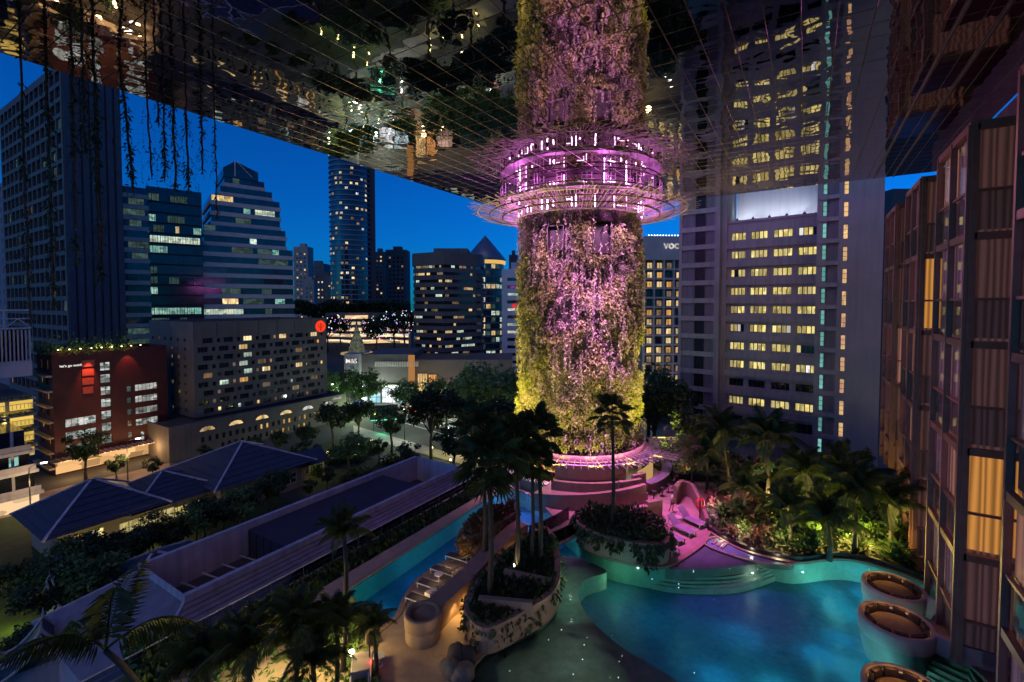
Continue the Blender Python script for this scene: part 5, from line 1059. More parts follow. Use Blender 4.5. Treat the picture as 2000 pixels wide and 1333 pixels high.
ct = thing('bar_counter', 'curved pale counter of the swim up bar at the water edge', 'counter', (KX,KY,0)); b = MB(); b.wall(ar(8.2,-62,-19,18), .7, .95, 1.08); b.build('counter_top', MAT['white_metal'], ct); b = MB(); b.wall(ar(8.15,-62,-19,18), .4, -1.2, .95); b.build('counter_front', MAT['stone_wall'], ct)
q = MB(); q.lathe([(0,.0),(.2,.0),(.2,.06),(0,.06)], 12); q.tube([(0,0,-.8),(0,0,0)], .05, 6); stm = q.mesh('bar_stool', [MAT['white_metal']])
for k in range(6): p = KP(0,0,0); a_ = R0+radians(-58+k*7); tag(put('bar_stool', stm, None, (KX+9.1*cos(a_),KY+9.1*sin(a_),.12)), f'{ORD[k]} round stool in the water along the swim up bar', 'stool', 'swim up stools')
c2 = thing('high_counter', 'curved high counter with stools right of the column', 'counter', (KX,KY,0)); b = MB(); b.wall(ar(8.9,44,88,20), .9, 1.02, 1.1); b.build('counter_top', MAT['sling_grey'], c2); b = MB(); b.wall(ar(8.7,44,88,20), .4, 0, 1.02); b.build('counter_front', MAT['stone_wall'], c2)
b = MB(); b.wall(ar(7.4,50,85,20), .35, 0, 1.5); b.build('inner_rail', E('warm_arc', (1,.62,.22), .5, rnd=0), c2)
q = MB(); q.lathe([(0,.72),(.2,.72),(.22,.78),(0,.8)], 12); q.tube([(0,0,0),(0,0,.72)], .04, 6); q.lathe([(.24,0),(.22,.03),(0,.04)], 12); hs_ = q.mesh('high_stool', [MAT['gantry_dark']])
for k in range(7): a_ = R0+radians(42+k*7); tag(put('high_stool', hs_, None, (KX+9.9*cos(a_),KY+9.9*sin(a_),0)), f'{ORD[k]} high stool along the curved counter right of the column', 'stool', 'high stools')
pg = thing('ring_pergola', 'thin purple lit ring with radial fins over the bar', 'pergola', (KX,KY,0)); b = MB(); b.tube([p+Vector((0,0,3.05)) for p in ar(8.4,-16,100,40)], .09, 6); b.build('ring', MAT['gantry'], pg)
for k in range(30): a_ = R0+radians(-14+k*3.9); L_ = 1.2 if k < 18 else 2.2; q = MB(); q.bar((7.2*cos(a_),7.2*sin(a_),3.12), ((8.4+L_)*cos(a_),(8.4+L_)*sin(a_),3.12), .07, .12); q.build('fin', MAT['gantry'], pg)
for k in range(6): a_ = R0+radians(-8+k*20); q = MB(); q.bar((8.4*cos(a_),8.4*sin(a_),2.9), (6.5*cos(a_),6.5*sin(a_),2.85), .07, .07); q.build('bracket', MAT['gantry'], pg)
tw = thing('ramp_wall', 'sweeping magenta lit curved walls stepping up to the bar', 'wall', (KX,KY,0))
A1 = ar(10.4,-21,33,24); b = MB(); b.wall(A1, .4, -.5, [1.0+.9*i/24 for i in range(25)]); b.build('outer_wall', MAT['stone_wall'], tw)
b = MB(); b.prism([(p.x,p.y) for p in ar(10.2,-21,36,20)]+[(p.x,p.y) for p in ar(6.6,-20,36,20)][::-1], 0, .95); b.build('terrace_floor', MAT['terrazzo'], tw)
for i, (r_,a0,a1,h) in enumerate(((8.9,-15,24,1.75),(9.3,22,36,1.9),(8.6,34,44,2.0))): b = MB(); b.wall(ar(r_,a0,a1,16), .35, .9, h); b.build('inner_wall', MAT['stone_wall'], tw)
for i in range(3): b = MB(); b.wall(ar(12.4,14+i*6.2,14+(i+1)*6.2-.03,8), .45, 0, .75+.3*i); b.build('stepped_wall', MAT['stone_wall'], tw)
ew = thing('lounge_screen', 'curved pink lit screen wall behind the sun deck', 'wall'); sw = cr(GL([(1318,985),(1330,970),(1350,972),(1362,990),(1372,1008),(1381,1030)]), 5); b = MB(); b.wall(sw, .3, 0, [1.6-.9*i/(len(sw)-1) for i in range(len(sw))]); b.build('wall', MAT['stone_wall'], ew)
# magenta wash on this side: lamps of the gantry thrown down on the sun deck
for da, r_, z_, pw, tg in ((20,11.5,28.3,9000,(1330,1030)),(8,11.5,28.3,5200,(1180,985)),(32,11.5,28.3,7000,(1290,965)),(-20,11.5,28.3,2200,(1070,1020)),(26,11.5,28.3,2500,(1400,1090))):
    a_ = FA+radians(da); lamp('deck_wash_spot', 'SPOT', KP(r_,a_,z_), pw*4.6, (1,.16,.85), size=.15, spot=radians(24), blend=.9, target=G(*tg,0))
for tg, pw, an in ((AX(1860,900,6.4),5200,26),(AX(1800,620,6.4),4200,26),(AX(1960,420,6.4),4200,24),(G(1745,1190,1),2600,14)):
    lamp('facade_wash_spot', 'SPOT', KP(11.5,FA+radians(48),28.3), pw, (1,.42,.55), size=.15, spot=radians(an), blend=1, target=tg)
# ------------------------------------------------------------------ footbridge
bg_ = thing('footbridge', 'narrow pink footbridge with dark railings over the pool neck', 'footbridge'); c1, c2_ = G(1012,1078,0), G(1128,1026,0); mid_ = (c1+c2_)/2; pth = [c1, c1.lerp(c2_,.33)+Vector((.25,-.25,0)), c1.lerp(c2_,.66)+Vector((.25,-.25,0)), c2_]; pth = cr(pth, 5)
b = MB(); b.wall(pth, 1.7, -.1, .12); b.build('deck', MAT['terrazzo'], bg_)
for sg_ in (-1,1):
    side = []
    for i, p in enumerate(pth): tg = (pth[min(i+1,len(pth)-1)]-pth[max(i-1,0)]).normalized(); side.append(p+Vector((-tg.y,tg.x,0))*sg_*.85)
    q = MB(); q.tube([p+Vector((0,0,1.15)) for p in side], .035, 5); q.build('handrail', MAT['metal_dark'], bg_)
    q = MB(); q.tube([p+Vector((0,0,.2)) for p in side], .025, 5); q.build('lower_rail', MAT['metal_dark'], bg_)
    for i in range(0,len(side),3): q = MB(); q.bar(side[i]+Vector((0,0,.1)), side[i]+Vector((0,0,1.15)), .05); q.build('baluster', MAT['metal_dark'], bg_)
    for i in range(0,len(side)-3,3): q = MB(); q.wall([side[i],side[i+1],side[i+2],side[i+3]], .02, .22, 1.1); q.build('glass_pane', MAT['glass_rail'], bg_)
# ------------------------------------------------------------------ sun beds
def lounger(name, label, p, rz, sl, group, s=1., lean=.62):
    t = thing(name, label, 'sun bed', p, rz, group); t.scale = (s,)*3
    bl = .85; dx_, dz = bl*cos(lean), bl*sin(lean)
    b = MB(); b.box(-.35,1.0,-.33,.33,.33,.36); b.build('seat', sl, t)
    b = MB(); b.add([(-.35,-.33,.36),(-.35,.33,.36),(-.35-dx_,.33,.36+dz),(-.35-dx_,-.33,.36+dz),(-.35,-.33,.32),(-.35,.33,.32),(-.35-dx_,.33,.32+dz),(-.35-dx_,-.33,.32+dz)], [(0,1,2,3),(7,6,5,4),(0,4,5,1),(1,5,6,2),(2,6,7,3),(3,7,4,0)]); b.build('backrest', sl, t)
    for y_ in (-.36,.36): q = MB(); q.bar((-1.0,y_,.32), (1.02,y_,.32), .045, .06); q.build('side_rail', MAT['white_metal'], t)
    for x_ in (-.95,.95):
        for y_ in (-.36,.36): q = MB(); q.bar((x_,y_,0), (x_,y_,.32), .05); q.build('leg', MAT['white_metal'], t)
    for y_ in (-.3,.3): q = MB(); q.bar((-.9,y_,.33), (-.35-dx_*.75,y_,.34+dz*.72), .035); q.build('strut', MAT['white_metal'], t)
    for x_ in (-1.0,1.0): q = MB(); q.bar((x_,-.36,.32), (x_,.36,.32), .045); q.build('end_bar', MAT['white_metal'], t)
    return t
wdir = (wp[-1]-wp[0]).normalized()
LB = [(822,1180),(843,1150),(868,1122),(896,1096)]
SUNB = ['sun bed nearest the round drum of the curved wall','second dark sun bed from the drum, under a folded towel','third dark sun bed from the drum along the curved wall','dark sun bed nearest the overhanging corner shrub']
for i, (x,y) in enumerate(LB): p = G(x,y,0); lounger('sun_bed', SUNB[i], p, atan2(wdir.x,-wdir.y)+pi*0+.0, MAT['sling'], 'dark sun beds by the curved wall', .88, .5)
LR = [((1308,1052),'grey sun bed beside the big round planter on the pink deck'),((1330,1038),'middle grey sun bed on the pink deck'),((1350,1022),'grey sun bed farthest from the pool on the pink deck'),((1296,1072),'grey sun bed half hidden behind the round planter')]
dv = (G(1335,1052,0)-G(1290,1030,0)); 
for (xy, lab) in LR: lounger('sun_bed', lab, G(*xy,0), atan2(dv.y,dv.x), MAT['sling_grey'], 'grey sun beds on the pink deck', 1.05, .75)
q = MB(); q.lathe([(0,.45),(.28,.45),(.28,.5),(0,.5)], 20); tt_ = q.mesh('table_top', [MAT['white_metal']]); q = MB(); q.tube([(0,0,0),(0,0,.45)], .04, 6); q.lathe([(.2,0),(.18,.03),(0,.04)], 14); tl_ = q.mesh('pedestal', [MAT['white_metal']])
for (x,y,lab) in ((1324,1022,'small round side table between the grey sun beds'),(740,1300,'round white side table lowest at the deck edge'),(815,1200,'small round table near the drum end'),(857,1136,'small table with towels between the dark sun beds')): t = thing('side_table', lab, 'table', G(x,y,0)); put('table_top', tt_, t); put('pedestal', tl_, t)
q = MB(); q.box(-.22,.22,-.15,.15,0,.1); q.box(-.2,.2,-.14,.14,.1,.18)
for i, (x,y,s) in enumerate(((838,1163,'on the second sun bed'),(846,1156,'beside the second sun bed'),(822,1190,'at the head of the bed by the drum'))): tag(put('towel', q.mesh('towel', [MAT['white_metal']]), None, G(x,y,.45)+Vector((0,0,0)), (0,0,.6*i)), f'folded white towel lying {s}', 'towel', 'towels')
lounger('sun_bed', 'sun bed with a pale frame cut by the bottom edge', G(705,1328,0), 2.4, MAT['sling_grey'], 'lone sun bed', 1.2, .9)
# ------------------------------------------------------------------ boulders at the planter's tip
for i, (x,y,sx,sy_,sz,lab,mt) in enumerate(((880,1318,.55,.4,.5,'slanting pale boulder below the palm planter','stone_wall'),(905,1322,.6,.5,.42,'rounded pale boulder beside the slanting one','stone_wall'),(893,1290,.6,.5,.55,'dark boulder behind the pale ones','metal_dark'),(912,1292,.5,.45,.5,'second dark boulder by the planter tip','metal_dark'))):
    bm = bmesh.new(); bmesh.ops.create_icosphere(bm, subdivisions=3, radius=1)
    for v in bm.verts: v.co = Vector((v.co.x*sx,v.co.y*sy_,v.co.z*sz))*(1+.22*mn.noise(v.co*1.3+Vector((i*5,0,0)))); v.co.z = max(v.co.z, -sz*.6)
    me = bpy.data.meshes.new('boulder'); bm.to_mesh(me); bm.free(); me.materials.append(M('boulder_dark', (.04,.033,.035), .8, 0, .3, 4, .3) if i == 2 else bpy.data.materials['boulder_dark'] if i == 3 else M('boulder_pale_%d' % i, (.15,.115,.09), .8, 0, .3, 4, .3)); me.polygons.foreach_set('use_smooth', [True]*len(me.polygons))
    tag(put('boulder', me, None, G(x,y,0)+Vector((0,0,sz*.5)), (0,0,i*1.1)), lab, 'boulder', 'boulders')
# ------------------------------------------------------------------ round daybed pods standing in the pool
pm_ = M('mauve_render', (.36,.25,.25), .75, 0, .1, 1.5, .1, 30); cu_ = M('taupe_cushion', (.2,.12,.09), .85, 0, .15, 3); dkc = M('dark_cushion', (.05,.03,.028), .85, 0, .15, 3)
PODS = [(1745,1146,1.5,'round daybed pod farthest along the pool edge'),(1750,1213,1.6,'round daybed pod in the middle with green light below'),(1772,1352,1.6,'round daybed pod cut by the bottom edge')]
for i, (x,y,r_,lab) in enumerate(PODS):
    p = G(x,y,.7); t = thing('daybed_pod', lab, 'daybed', (p.x,p.y,0), 0, 'daybed pods'); n = 44
    b = MB(); b.lathe([(r_*.8,-1.45),(r_*.93,-.6),(r_*.98,-.15),(r_,.05),(r_*1.02,.66),(r_*1.0,.78),(r_*.9,.78),(r_*.86,.7),(r_*.86,.3)], n); b.build('shell', pm_, t, True)
    b = MB(); b.lathe([(0,.52),(r_*.62,.52),(r_*.7,.46),(r_*.7,.3)], 30); b.build('mattress', cu_, t, True)
    b = MB(); b.lathe([(0,.3),(r_*.9,.3)], 30); b.build('pod_floor', dkc, t)
    b = MB(); b.lathe([(r_*.85,.58),(r_*.85,.64)], n); b.build('light_strip', E('pod_strip', (1,.5,.1), .6, rnd=0), t) if i == 0 else b.build('light_strip', bpy.data.materials['pod_strip'], t)
    for k in range(11):
        a_ = 2*pi*k/11+.2; q = MB(); q.box(-.26,.26,-.09,.09,.46,.8); o = q.build('cushion', dkc, t); o.location = (r_*.76*cos(a_), r_*.76*sin(a_), 0); o.rotation_euler = (0,.0,a_+pi/2)
    for k in range(3): a_ = 1.2+k*.7; lamp('pod_light', 'POINT', (p.x+r_*.7*cos(a_), p.y+r_*.7*sin(a_), .95), 5, (1,.55,.15), size=.1)
    L_ = thing('pod_wall', ['curved mauve wall tying the farthest pod to the hotel','curved mauve wall tying the middle pod to the hotel','curved mauve wall tying the lowest pod to the hotel'][i], 'wall'); b = MB(); b.wall(cr([(p.x+r_*.9,p.y-.4),(p.x+r_*1.5,p.y-.75),(p.x+r_*2.6,p.y-.6)],5), .3, -.3, .85); b.build('wall', pm_, L_)
dk = GL([(1806,1258),(1836,1190),(1870,1200),(1900,1275),(1880,1288)]); b = MB(); b.prism(dk, -.3, .04); struct(b.build('landing', MAT['terrazzo']))
# lifebuoy and the red parasol by the corner
p = G(1367,1012,0); t = thing('lifebuoy_stand', 'red lifebuoy on a dark post at the sun deck edge', 'lifebuoy', p); b = MB(); b.bar((0,0,0),(0,0,1.7),.09); b.build('post', MAT['metal_dark'], t)
b = MB(); b.tube([(.0,.36*cos(k*pi/12),1.2+.36*sin(k*pi/12)) for k in range(25)], .09, 8, cap=False); o = b.build('ring', M('lifebuoy_red', (.65,.03,.03), .5), t, True); o.rotation_euler = (0,0,FA+.5)
p = G(722,1300,0); t = thing('closed_parasol', 'closed parasol lit red at its foot beside the palms', 'parasol', p); b = MB(); b.tube([(0,0,0),(0,0,3.0)], .035, 6); b.build('pole', MAT['metal_dark'], t); b = MB(); b.lathe([(.02,2.95),(.12,2.6),(.17,1.9),(.2,1.2),(.16,1.1)], 12); b.build('canopy', M('parasol_canvas', (.1,.06,.05), .9), t, True)
lamp('red_lamp', 'POINT', p+Vector((.3,-.2,.5)), 5, (1,.05,.03), size=.05)
t = thing('tube_lamp', 'upright white tube lamp standing among the corner palms', 'lamp', G(672,1300,0)); b = MB(); b.tube([(0,0,0),(0,0,.35)], .07, 8); b.build('base', MAT['metal_dark'], t); b = MB(); b.tube([(0,0,.35),(0,0,1.35)], .07, 8); b.build('tube', E('tube_white', (1,.8,.7), 2.2, rnd=0), t)
t = thing('spike_spot', 'bright spike spotlight shining up into the corner palms', 'spotlight', G(687,1290,0)); b = MB(); b.tube([(0,0,0),(0,0,.3)], .03, 6); b.build('spike', MAT['metal_dark'], t); b = MB(); b.lathe([(.1,.25),(.14,.45),(0,.46)], 10); b.build('head', E('spot_face', (1,.8,.5), 22, rnd=0), t)
lamp('spike_light', 'POINT', G(687,1290,0)+Vector((0,0,.8)), 150, (1,.66,.2), size=.08)
t = thing('tube_lamp', 'slim lit tube lamp on the path right of the column', 'lamp', G(1320,920,0)); b = MB(); b.tube([(0,0,0),(0,0,1.2)], .05, 8); b.build('base', MAT['metal_dark'], t); b = MB(); b.tube([(0,0,1.2),(0,0,2.2)], .07, 8); b.build('tube', bpy.data.materials['tube_white'], t)
# ------------------------------------------------------------------ people
skin = M('skin', (.42,.24,.17), .6, 0, .06, 3); hairm = M('dark_hair', (.015,.012,.01), .6)
def person(label, p, rz, joints, edges, radii, cloth, split, group=None):
    """one continuous skinned figure; cloth = material for the shirt, shorts coloured by height"""
    t = thing('person', label, 'person', p, rz, group); me = bpy.data.meshes.new('body'); me.from_pydata(joints, edges, []); o = put('body', me, t)
    sk = o.modifiers.new('skin', 'SKIN'); ly = me.skin_vertices[0] if me.skin_vertices else None
    for i, r_ in enumerate(radii): me.skin_vertices[0].data[i].radius = r_ if isinstance(r_, tuple) else (r_, r_)
    me.skin_vertices[0].data[0].use_root = True
    sb = o.modifiers.new('sub', 'SUBSURF'); sb.levels = sb.render_levels = 2
    dg = bpy.context.evaluated_depsgraph_get(); m2 = bpy.data.meshes.new_from_object(o.evaluated_get(dg)); o.modifiers.clear(); o.data = m2
    for m_ in (skin, cloth[0], cloth[1]): m2.materials.append(m_)
    for f in m2.polygons: c_ = f.center; f.material_index = split(c_); f.use_smooth = True
    hd = joints[HEAD]; q = MB(); q.lathe([(0,.115),(.06,.1),(.1,.05),(.108,-.01),(.1,-.05)], 12); hh_ = q.build('hair', hairm, t, True); hh_.location = Vector(hd)+Vector((-.015,0,.02))
    return t
HEAD = 4
J = [(0,0,.95),(0,0,1.15),(0,0,1.38),(.02,0,1.5),(.05,0,1.62),(0,.17,1.4),(.06,.27,1.15),(.2,.2,.98),(0,-.17,1.4),(-.02,-.27,1.14),(.1,-.26,.92),(.02,.1,.88),(.1,.11,.5),(.02,.12,.09),(.14,.13,.04),(0,-.1,.88),(-.06,-.12,.5),(-.2,-.12,.1),(-.08,-.13,.05),(.26,.2,.93),(.14,-.26,.84),(.23,.225,.95),(.12,-.24,.87)]
Ed = [(0,1),(1,2),(2,3),(3,4),(2,5),(5,6),(6,7),(2,8),(8,9),(9,10),(0,11),(11,12),(12,13),(13,14),(0,15),(15,16),(16,17),(17,18),(7,19),(10,20),(7,21),(10,22)]
Rd = [(.15,.11),(.14,.1),(.17,.1),.055,(.095,.1),.06,.045,.034,.06,.045,.034,.085,.06,.042,.035,.085,.06,.042,.035,.022,.022,.014,.014]
wsh = M('white_shirt', (.6,.58,.56), .8); dsh = M('grey_shorts', (.12,.11,.12), .8)
sp = lambda c_: (1 if c_.z > .98 and c_.z < 1.46 and abs(c_.y) < .3 and c_.z > 1.1 - (0 if abs(c_.y) < .2 else -.12) else 2 if .55 < c_.z <= .98 and abs(c_.y) < .2 else 0)
person('person in a pale shirt standing at the edge of the pink sun deck', G(1312,1000,0), FA+1.2, J, Ed, Rd, (wsh,dsh), sp)
psh = M('pink_shirt', (.5,.2,.3), .8)
for i, (da, lab) in enumerate(((-50,'person seated at the left of the swim up bar'),(-38,'person in pink leaning on the swim up bar'))):
    a_ = R0+radians(da); person(lab, Vector((KX+9.0*cos(a_),KY+9.0*sin(a_),-.55)), a_+pi, J, Ed, Rd, (psh,dsh) if i else (wsh,dsh), sp, 'people at the bar')
# ================================================================== hotel wing with projecting glazed bays
FXX = 6.4; ZT = CZ+8.3; SF = 5.05
hot = thing('hotel_wing', 'hotel wing with bronze framed projecting bays and curtained windows at right', 'hotel', (FXX,0,0))
cur = M('sheer_curtain_mauve', (.3,.2,.24), .8, 0, .2, 1)
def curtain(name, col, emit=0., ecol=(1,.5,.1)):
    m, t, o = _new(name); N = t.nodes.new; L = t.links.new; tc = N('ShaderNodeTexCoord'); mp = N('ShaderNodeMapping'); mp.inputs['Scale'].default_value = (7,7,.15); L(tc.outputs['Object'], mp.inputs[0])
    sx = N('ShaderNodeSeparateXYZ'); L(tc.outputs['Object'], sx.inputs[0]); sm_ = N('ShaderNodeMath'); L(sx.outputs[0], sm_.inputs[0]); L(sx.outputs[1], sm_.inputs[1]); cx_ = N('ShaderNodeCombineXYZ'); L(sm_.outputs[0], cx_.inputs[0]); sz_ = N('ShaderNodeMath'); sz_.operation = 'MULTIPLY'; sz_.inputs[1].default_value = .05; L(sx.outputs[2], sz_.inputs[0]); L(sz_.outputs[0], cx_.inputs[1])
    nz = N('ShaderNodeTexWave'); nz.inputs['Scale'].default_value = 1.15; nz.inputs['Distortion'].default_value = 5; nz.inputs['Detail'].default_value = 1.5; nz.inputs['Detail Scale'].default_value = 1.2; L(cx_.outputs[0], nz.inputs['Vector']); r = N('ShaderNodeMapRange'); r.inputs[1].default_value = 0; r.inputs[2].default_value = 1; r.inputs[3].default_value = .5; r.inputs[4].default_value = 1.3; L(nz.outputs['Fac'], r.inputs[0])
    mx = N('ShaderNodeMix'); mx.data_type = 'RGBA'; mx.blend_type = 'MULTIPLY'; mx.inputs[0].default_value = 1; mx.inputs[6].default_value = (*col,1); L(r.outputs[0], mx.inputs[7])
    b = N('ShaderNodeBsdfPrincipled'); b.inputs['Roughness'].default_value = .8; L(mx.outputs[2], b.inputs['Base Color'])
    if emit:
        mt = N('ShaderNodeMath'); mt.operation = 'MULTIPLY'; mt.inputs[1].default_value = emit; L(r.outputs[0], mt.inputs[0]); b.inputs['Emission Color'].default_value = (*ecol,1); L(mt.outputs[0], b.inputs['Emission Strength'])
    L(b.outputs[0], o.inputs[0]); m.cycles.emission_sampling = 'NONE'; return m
cmv = curtain('curtain_mauve_glow', (.62,.45,.52), .06, (1,.52,.68)); clit = curtain('curtain_lit_orange', (.4,.25,.1), .5, (1,.42,.08)); cpk = curtain('curtain_lit_pink', (.45,.28,.24), .24, (1,.45,.3)); cdk = curtain('curtain_shadowed', (.2,.15,.15), .02, (1,.5,.45)); cbr = curtain('curtain_brown_glow', (.34,.22,.18), .05, (1,.42,.34))  # faint emission added to the mauve, brown and shadowed cloth to brighten it
gls = glass_clear('bay_glass', (.9,.86,.88), .9, .02); gls.node_tree.nodes['Fresnel'].inputs[0].default_value = 1.25
spn = M('bay_spandrel', (.3,.26,.28), .25, 0, .2, 1, spec=.7)
NF = 6
def bay(y0, y1, zb=0., xin=3.6, lits=()):
    """box bay: west face x=0 (three mullions, two panes a storey) and south face y=y0"""
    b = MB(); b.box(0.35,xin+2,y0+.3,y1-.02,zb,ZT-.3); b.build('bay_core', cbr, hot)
    zs = [ZT-k*SF for k in range(NF) if ZT-k*SF > zb+.5]+[zb]
    for fx, L_, org, U in ((0, y1-y0, Vector((0,y1,0)), Vector((0,-1,0))), (1, xin, Vector((0,y0,0)), XE)):
        N_ = Vector((U.y,-U.x,0))
        for k in range(len(zs)-1):
            zt, zl = zs[k], zs[k+1]; tr_z = zt-(zt-zl)*.6
            npn = 2 if fx == 0 else 1
            for i in range(npn):
                u0, u1 = i*L_/npn+.16, (i+1)*L_/npn-.16; lit = lits.get((fx,k,i)) if lits else None
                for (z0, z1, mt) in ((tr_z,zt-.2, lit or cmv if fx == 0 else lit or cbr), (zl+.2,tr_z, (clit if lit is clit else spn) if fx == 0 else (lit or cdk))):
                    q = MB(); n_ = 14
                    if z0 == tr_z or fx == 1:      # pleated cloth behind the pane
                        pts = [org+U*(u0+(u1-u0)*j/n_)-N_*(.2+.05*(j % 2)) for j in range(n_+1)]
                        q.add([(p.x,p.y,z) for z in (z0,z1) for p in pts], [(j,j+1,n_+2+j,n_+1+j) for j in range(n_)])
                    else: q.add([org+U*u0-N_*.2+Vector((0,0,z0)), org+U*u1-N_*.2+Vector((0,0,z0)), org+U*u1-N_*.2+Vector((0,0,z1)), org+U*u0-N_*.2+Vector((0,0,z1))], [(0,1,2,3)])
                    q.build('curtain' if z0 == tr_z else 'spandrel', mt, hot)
                    q = MB(); a_ = org+U*u0-N_*.05; c_ = org+U*u1-N_*.05; q.add([a_+Vector((0,0,z0+.04)), c_+Vector((0,0,z0+.04)), c_+Vector((0,0,z1-.04)), a_+Vector((0,0,z1-.04))], [(0,1,2,3)]); q.build('pane', gls, hot)
                q = MB(); q.bar(org+U*u0+Vector((0,0,tr_z)), org+U*u1+Vector((0,0,tr_z)), .12, .12); q.build('transom', MAT['bronze'], hot)
            q = MB(); q.bar(org+U*(.05 if fx == 0 else .16)+Vector((0,0,zt-.1-.004*fx)), org+U*(L_-(.16 if fx == 0 else .05))+Vector((0,0,zt-.1-.004*fx)), .24, .34); q.build('floor_band', MAT['bronze'], hot)
        for i in range(npn+1): q = MB(); uu = min(max(i*L_/npn,.12),L_-.1); q.bar(org+U*uu+N_*.02+Vector((0,0,zb)), org+U*uu+N_*.02+Vector((0,0,ZT)), .2, .26); q.build('mullion', MAT['bronze'], hot)
    q = MB(); q.box(-.1,xin+2,y0-.1,y1,ZT,ZT+.12); q.build('bay_roof', MAT['bronze'], hot)
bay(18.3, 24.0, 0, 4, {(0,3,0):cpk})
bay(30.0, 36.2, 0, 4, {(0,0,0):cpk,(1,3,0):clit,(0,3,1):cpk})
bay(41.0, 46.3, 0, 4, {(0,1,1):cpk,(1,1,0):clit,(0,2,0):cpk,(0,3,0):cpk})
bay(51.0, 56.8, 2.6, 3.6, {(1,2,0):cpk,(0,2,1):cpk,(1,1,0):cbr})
b = MB(); b.box(3.9,9,14,60,0,ZT+.5); b.build('rear_wall', MAT['metal_dark'], hot)
b = MB(); b.box(3.6,4.2,14,60,ZT+.5,CEIL-.1); b.build('upper_wall', MAT['concrete_dark'], hot)
t = thing('lit_lobby', 'small cyan lit window between the two far hotel bays', 'window', (FXX+3.0,47,CZ-1.2)); window(t, (0,-.2,0), YN, 0, 0, 3.6, 1.3, MAT['teal_lit'], 3, 2, 0, .08)
# ================================================================== broadleaf trees
def tree_proto(seed, h, cr_, nclump, nleaf, leafs=(.35,.7), mat='leaf'):
    r = random.Random(seed); b = MB(); th = h*.42; top = Vector((r.uniform(-.3,.3), r.uniform(-.3,.3), th)); b.tube([(0,0,0),(.08,.02,th*.5),top], [h*.028,h*.022,h*.017], 7)
    cl = []
    for k in range(nclump):
        a = 2*pi*k/nclump*2.4+r.uniform(-.4,.4); rr = cr_*sqrt(r.random())*.85; z = h*(.5+.42*r.random()); c_ = Vector((rr*cos(a), rr*sin(a), z*(1-.12*(rr/cr_)**2))); cl.append((c_, cr_*r.uniform(.2,.38)))
        if k < 9: m_ = top.lerp(c_, .5)+Vector((0,0,.3)); b.tube([top*.9, m_, c_], [h*.013,h*.008,.03], 5)
    lb = MB()
    for k in range(nleaf):
        c_, R_ = r.choice(cl); v = Vector((r.gauss(0,1), r.gauss(0,1), r.gauss(0,.7))); v = v.normalized()*R_*(r.random()**.35); leafquad(lb, c_+v, v.normalized(), r.uniform(*leafs), r, .4, .6)
    return b.mesh('trunk', [MAT['bark']], True), lb.mesh('crown', [MAT[mat]])
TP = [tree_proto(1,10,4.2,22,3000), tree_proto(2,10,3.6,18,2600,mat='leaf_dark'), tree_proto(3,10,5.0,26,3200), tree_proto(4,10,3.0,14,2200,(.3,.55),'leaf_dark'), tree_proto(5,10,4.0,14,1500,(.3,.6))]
def tree(x, y, h, k, label, z=ST, wide=1., group='street trees'):
    p = G(x,y,z)
    if z == ST and -92 < p.x < -72 and 11 < p.y < 53: p = AX(x,800,-68); p.z = ST; h *= .75
    t = thing('tree', label, 'tree', p, crng.uniform(0,6), group); s = h/10*((1.15 if x > 640 else .62 if x > 330 else .9) if group == 'street trees' else 1.); t.scale = (s*wide*crng.uniform(.85,1.2),s*wide*crng.uniform(.85,1.2),s); put('trunk', TP[k][0], t); put('crown', TP[k][1], t); return t
TREES = [(682,800,11,0,'street tree beside the grey office podium corner'),(722,806,11,0,'street tree left of the mall shopfronts'),(648,786,9,0,'street tree half hidden behind the grey office'),(790,820,10,0,'street tree before the white lit shopfront'),(872,842,12,2,'street tree before the amber mall corner'),(962,860,16,2,'largest street tree left of the planted column'),(915,850,12,0,'street tree between the brown office and big tree'),
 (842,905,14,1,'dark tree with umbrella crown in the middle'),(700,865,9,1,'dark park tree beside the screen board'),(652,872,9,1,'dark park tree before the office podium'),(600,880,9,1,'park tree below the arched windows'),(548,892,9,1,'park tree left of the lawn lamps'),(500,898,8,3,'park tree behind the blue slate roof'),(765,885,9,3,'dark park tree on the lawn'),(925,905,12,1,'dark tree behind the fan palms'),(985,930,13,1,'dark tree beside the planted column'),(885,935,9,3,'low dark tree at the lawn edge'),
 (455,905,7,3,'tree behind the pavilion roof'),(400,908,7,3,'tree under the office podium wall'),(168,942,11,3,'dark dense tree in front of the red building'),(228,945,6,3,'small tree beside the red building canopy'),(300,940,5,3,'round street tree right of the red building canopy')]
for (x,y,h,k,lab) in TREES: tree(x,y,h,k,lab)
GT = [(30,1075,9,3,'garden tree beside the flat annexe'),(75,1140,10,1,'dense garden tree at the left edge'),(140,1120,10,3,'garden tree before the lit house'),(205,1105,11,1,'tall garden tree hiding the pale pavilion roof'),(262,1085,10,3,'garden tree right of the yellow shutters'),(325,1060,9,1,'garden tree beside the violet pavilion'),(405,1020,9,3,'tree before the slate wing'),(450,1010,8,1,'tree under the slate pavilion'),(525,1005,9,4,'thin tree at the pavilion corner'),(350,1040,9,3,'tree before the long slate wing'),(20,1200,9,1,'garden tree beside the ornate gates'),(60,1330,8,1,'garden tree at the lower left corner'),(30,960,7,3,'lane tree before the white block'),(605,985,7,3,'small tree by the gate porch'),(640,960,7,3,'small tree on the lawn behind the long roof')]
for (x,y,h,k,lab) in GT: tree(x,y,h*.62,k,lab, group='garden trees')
BT = [(1275,905,11,1,'dark tree right behind the planted column'),(1300,880,10,1,'dark tree below the balcony hotel'),(1265,870,12,0,'tree beside the balcony hotel foot')]
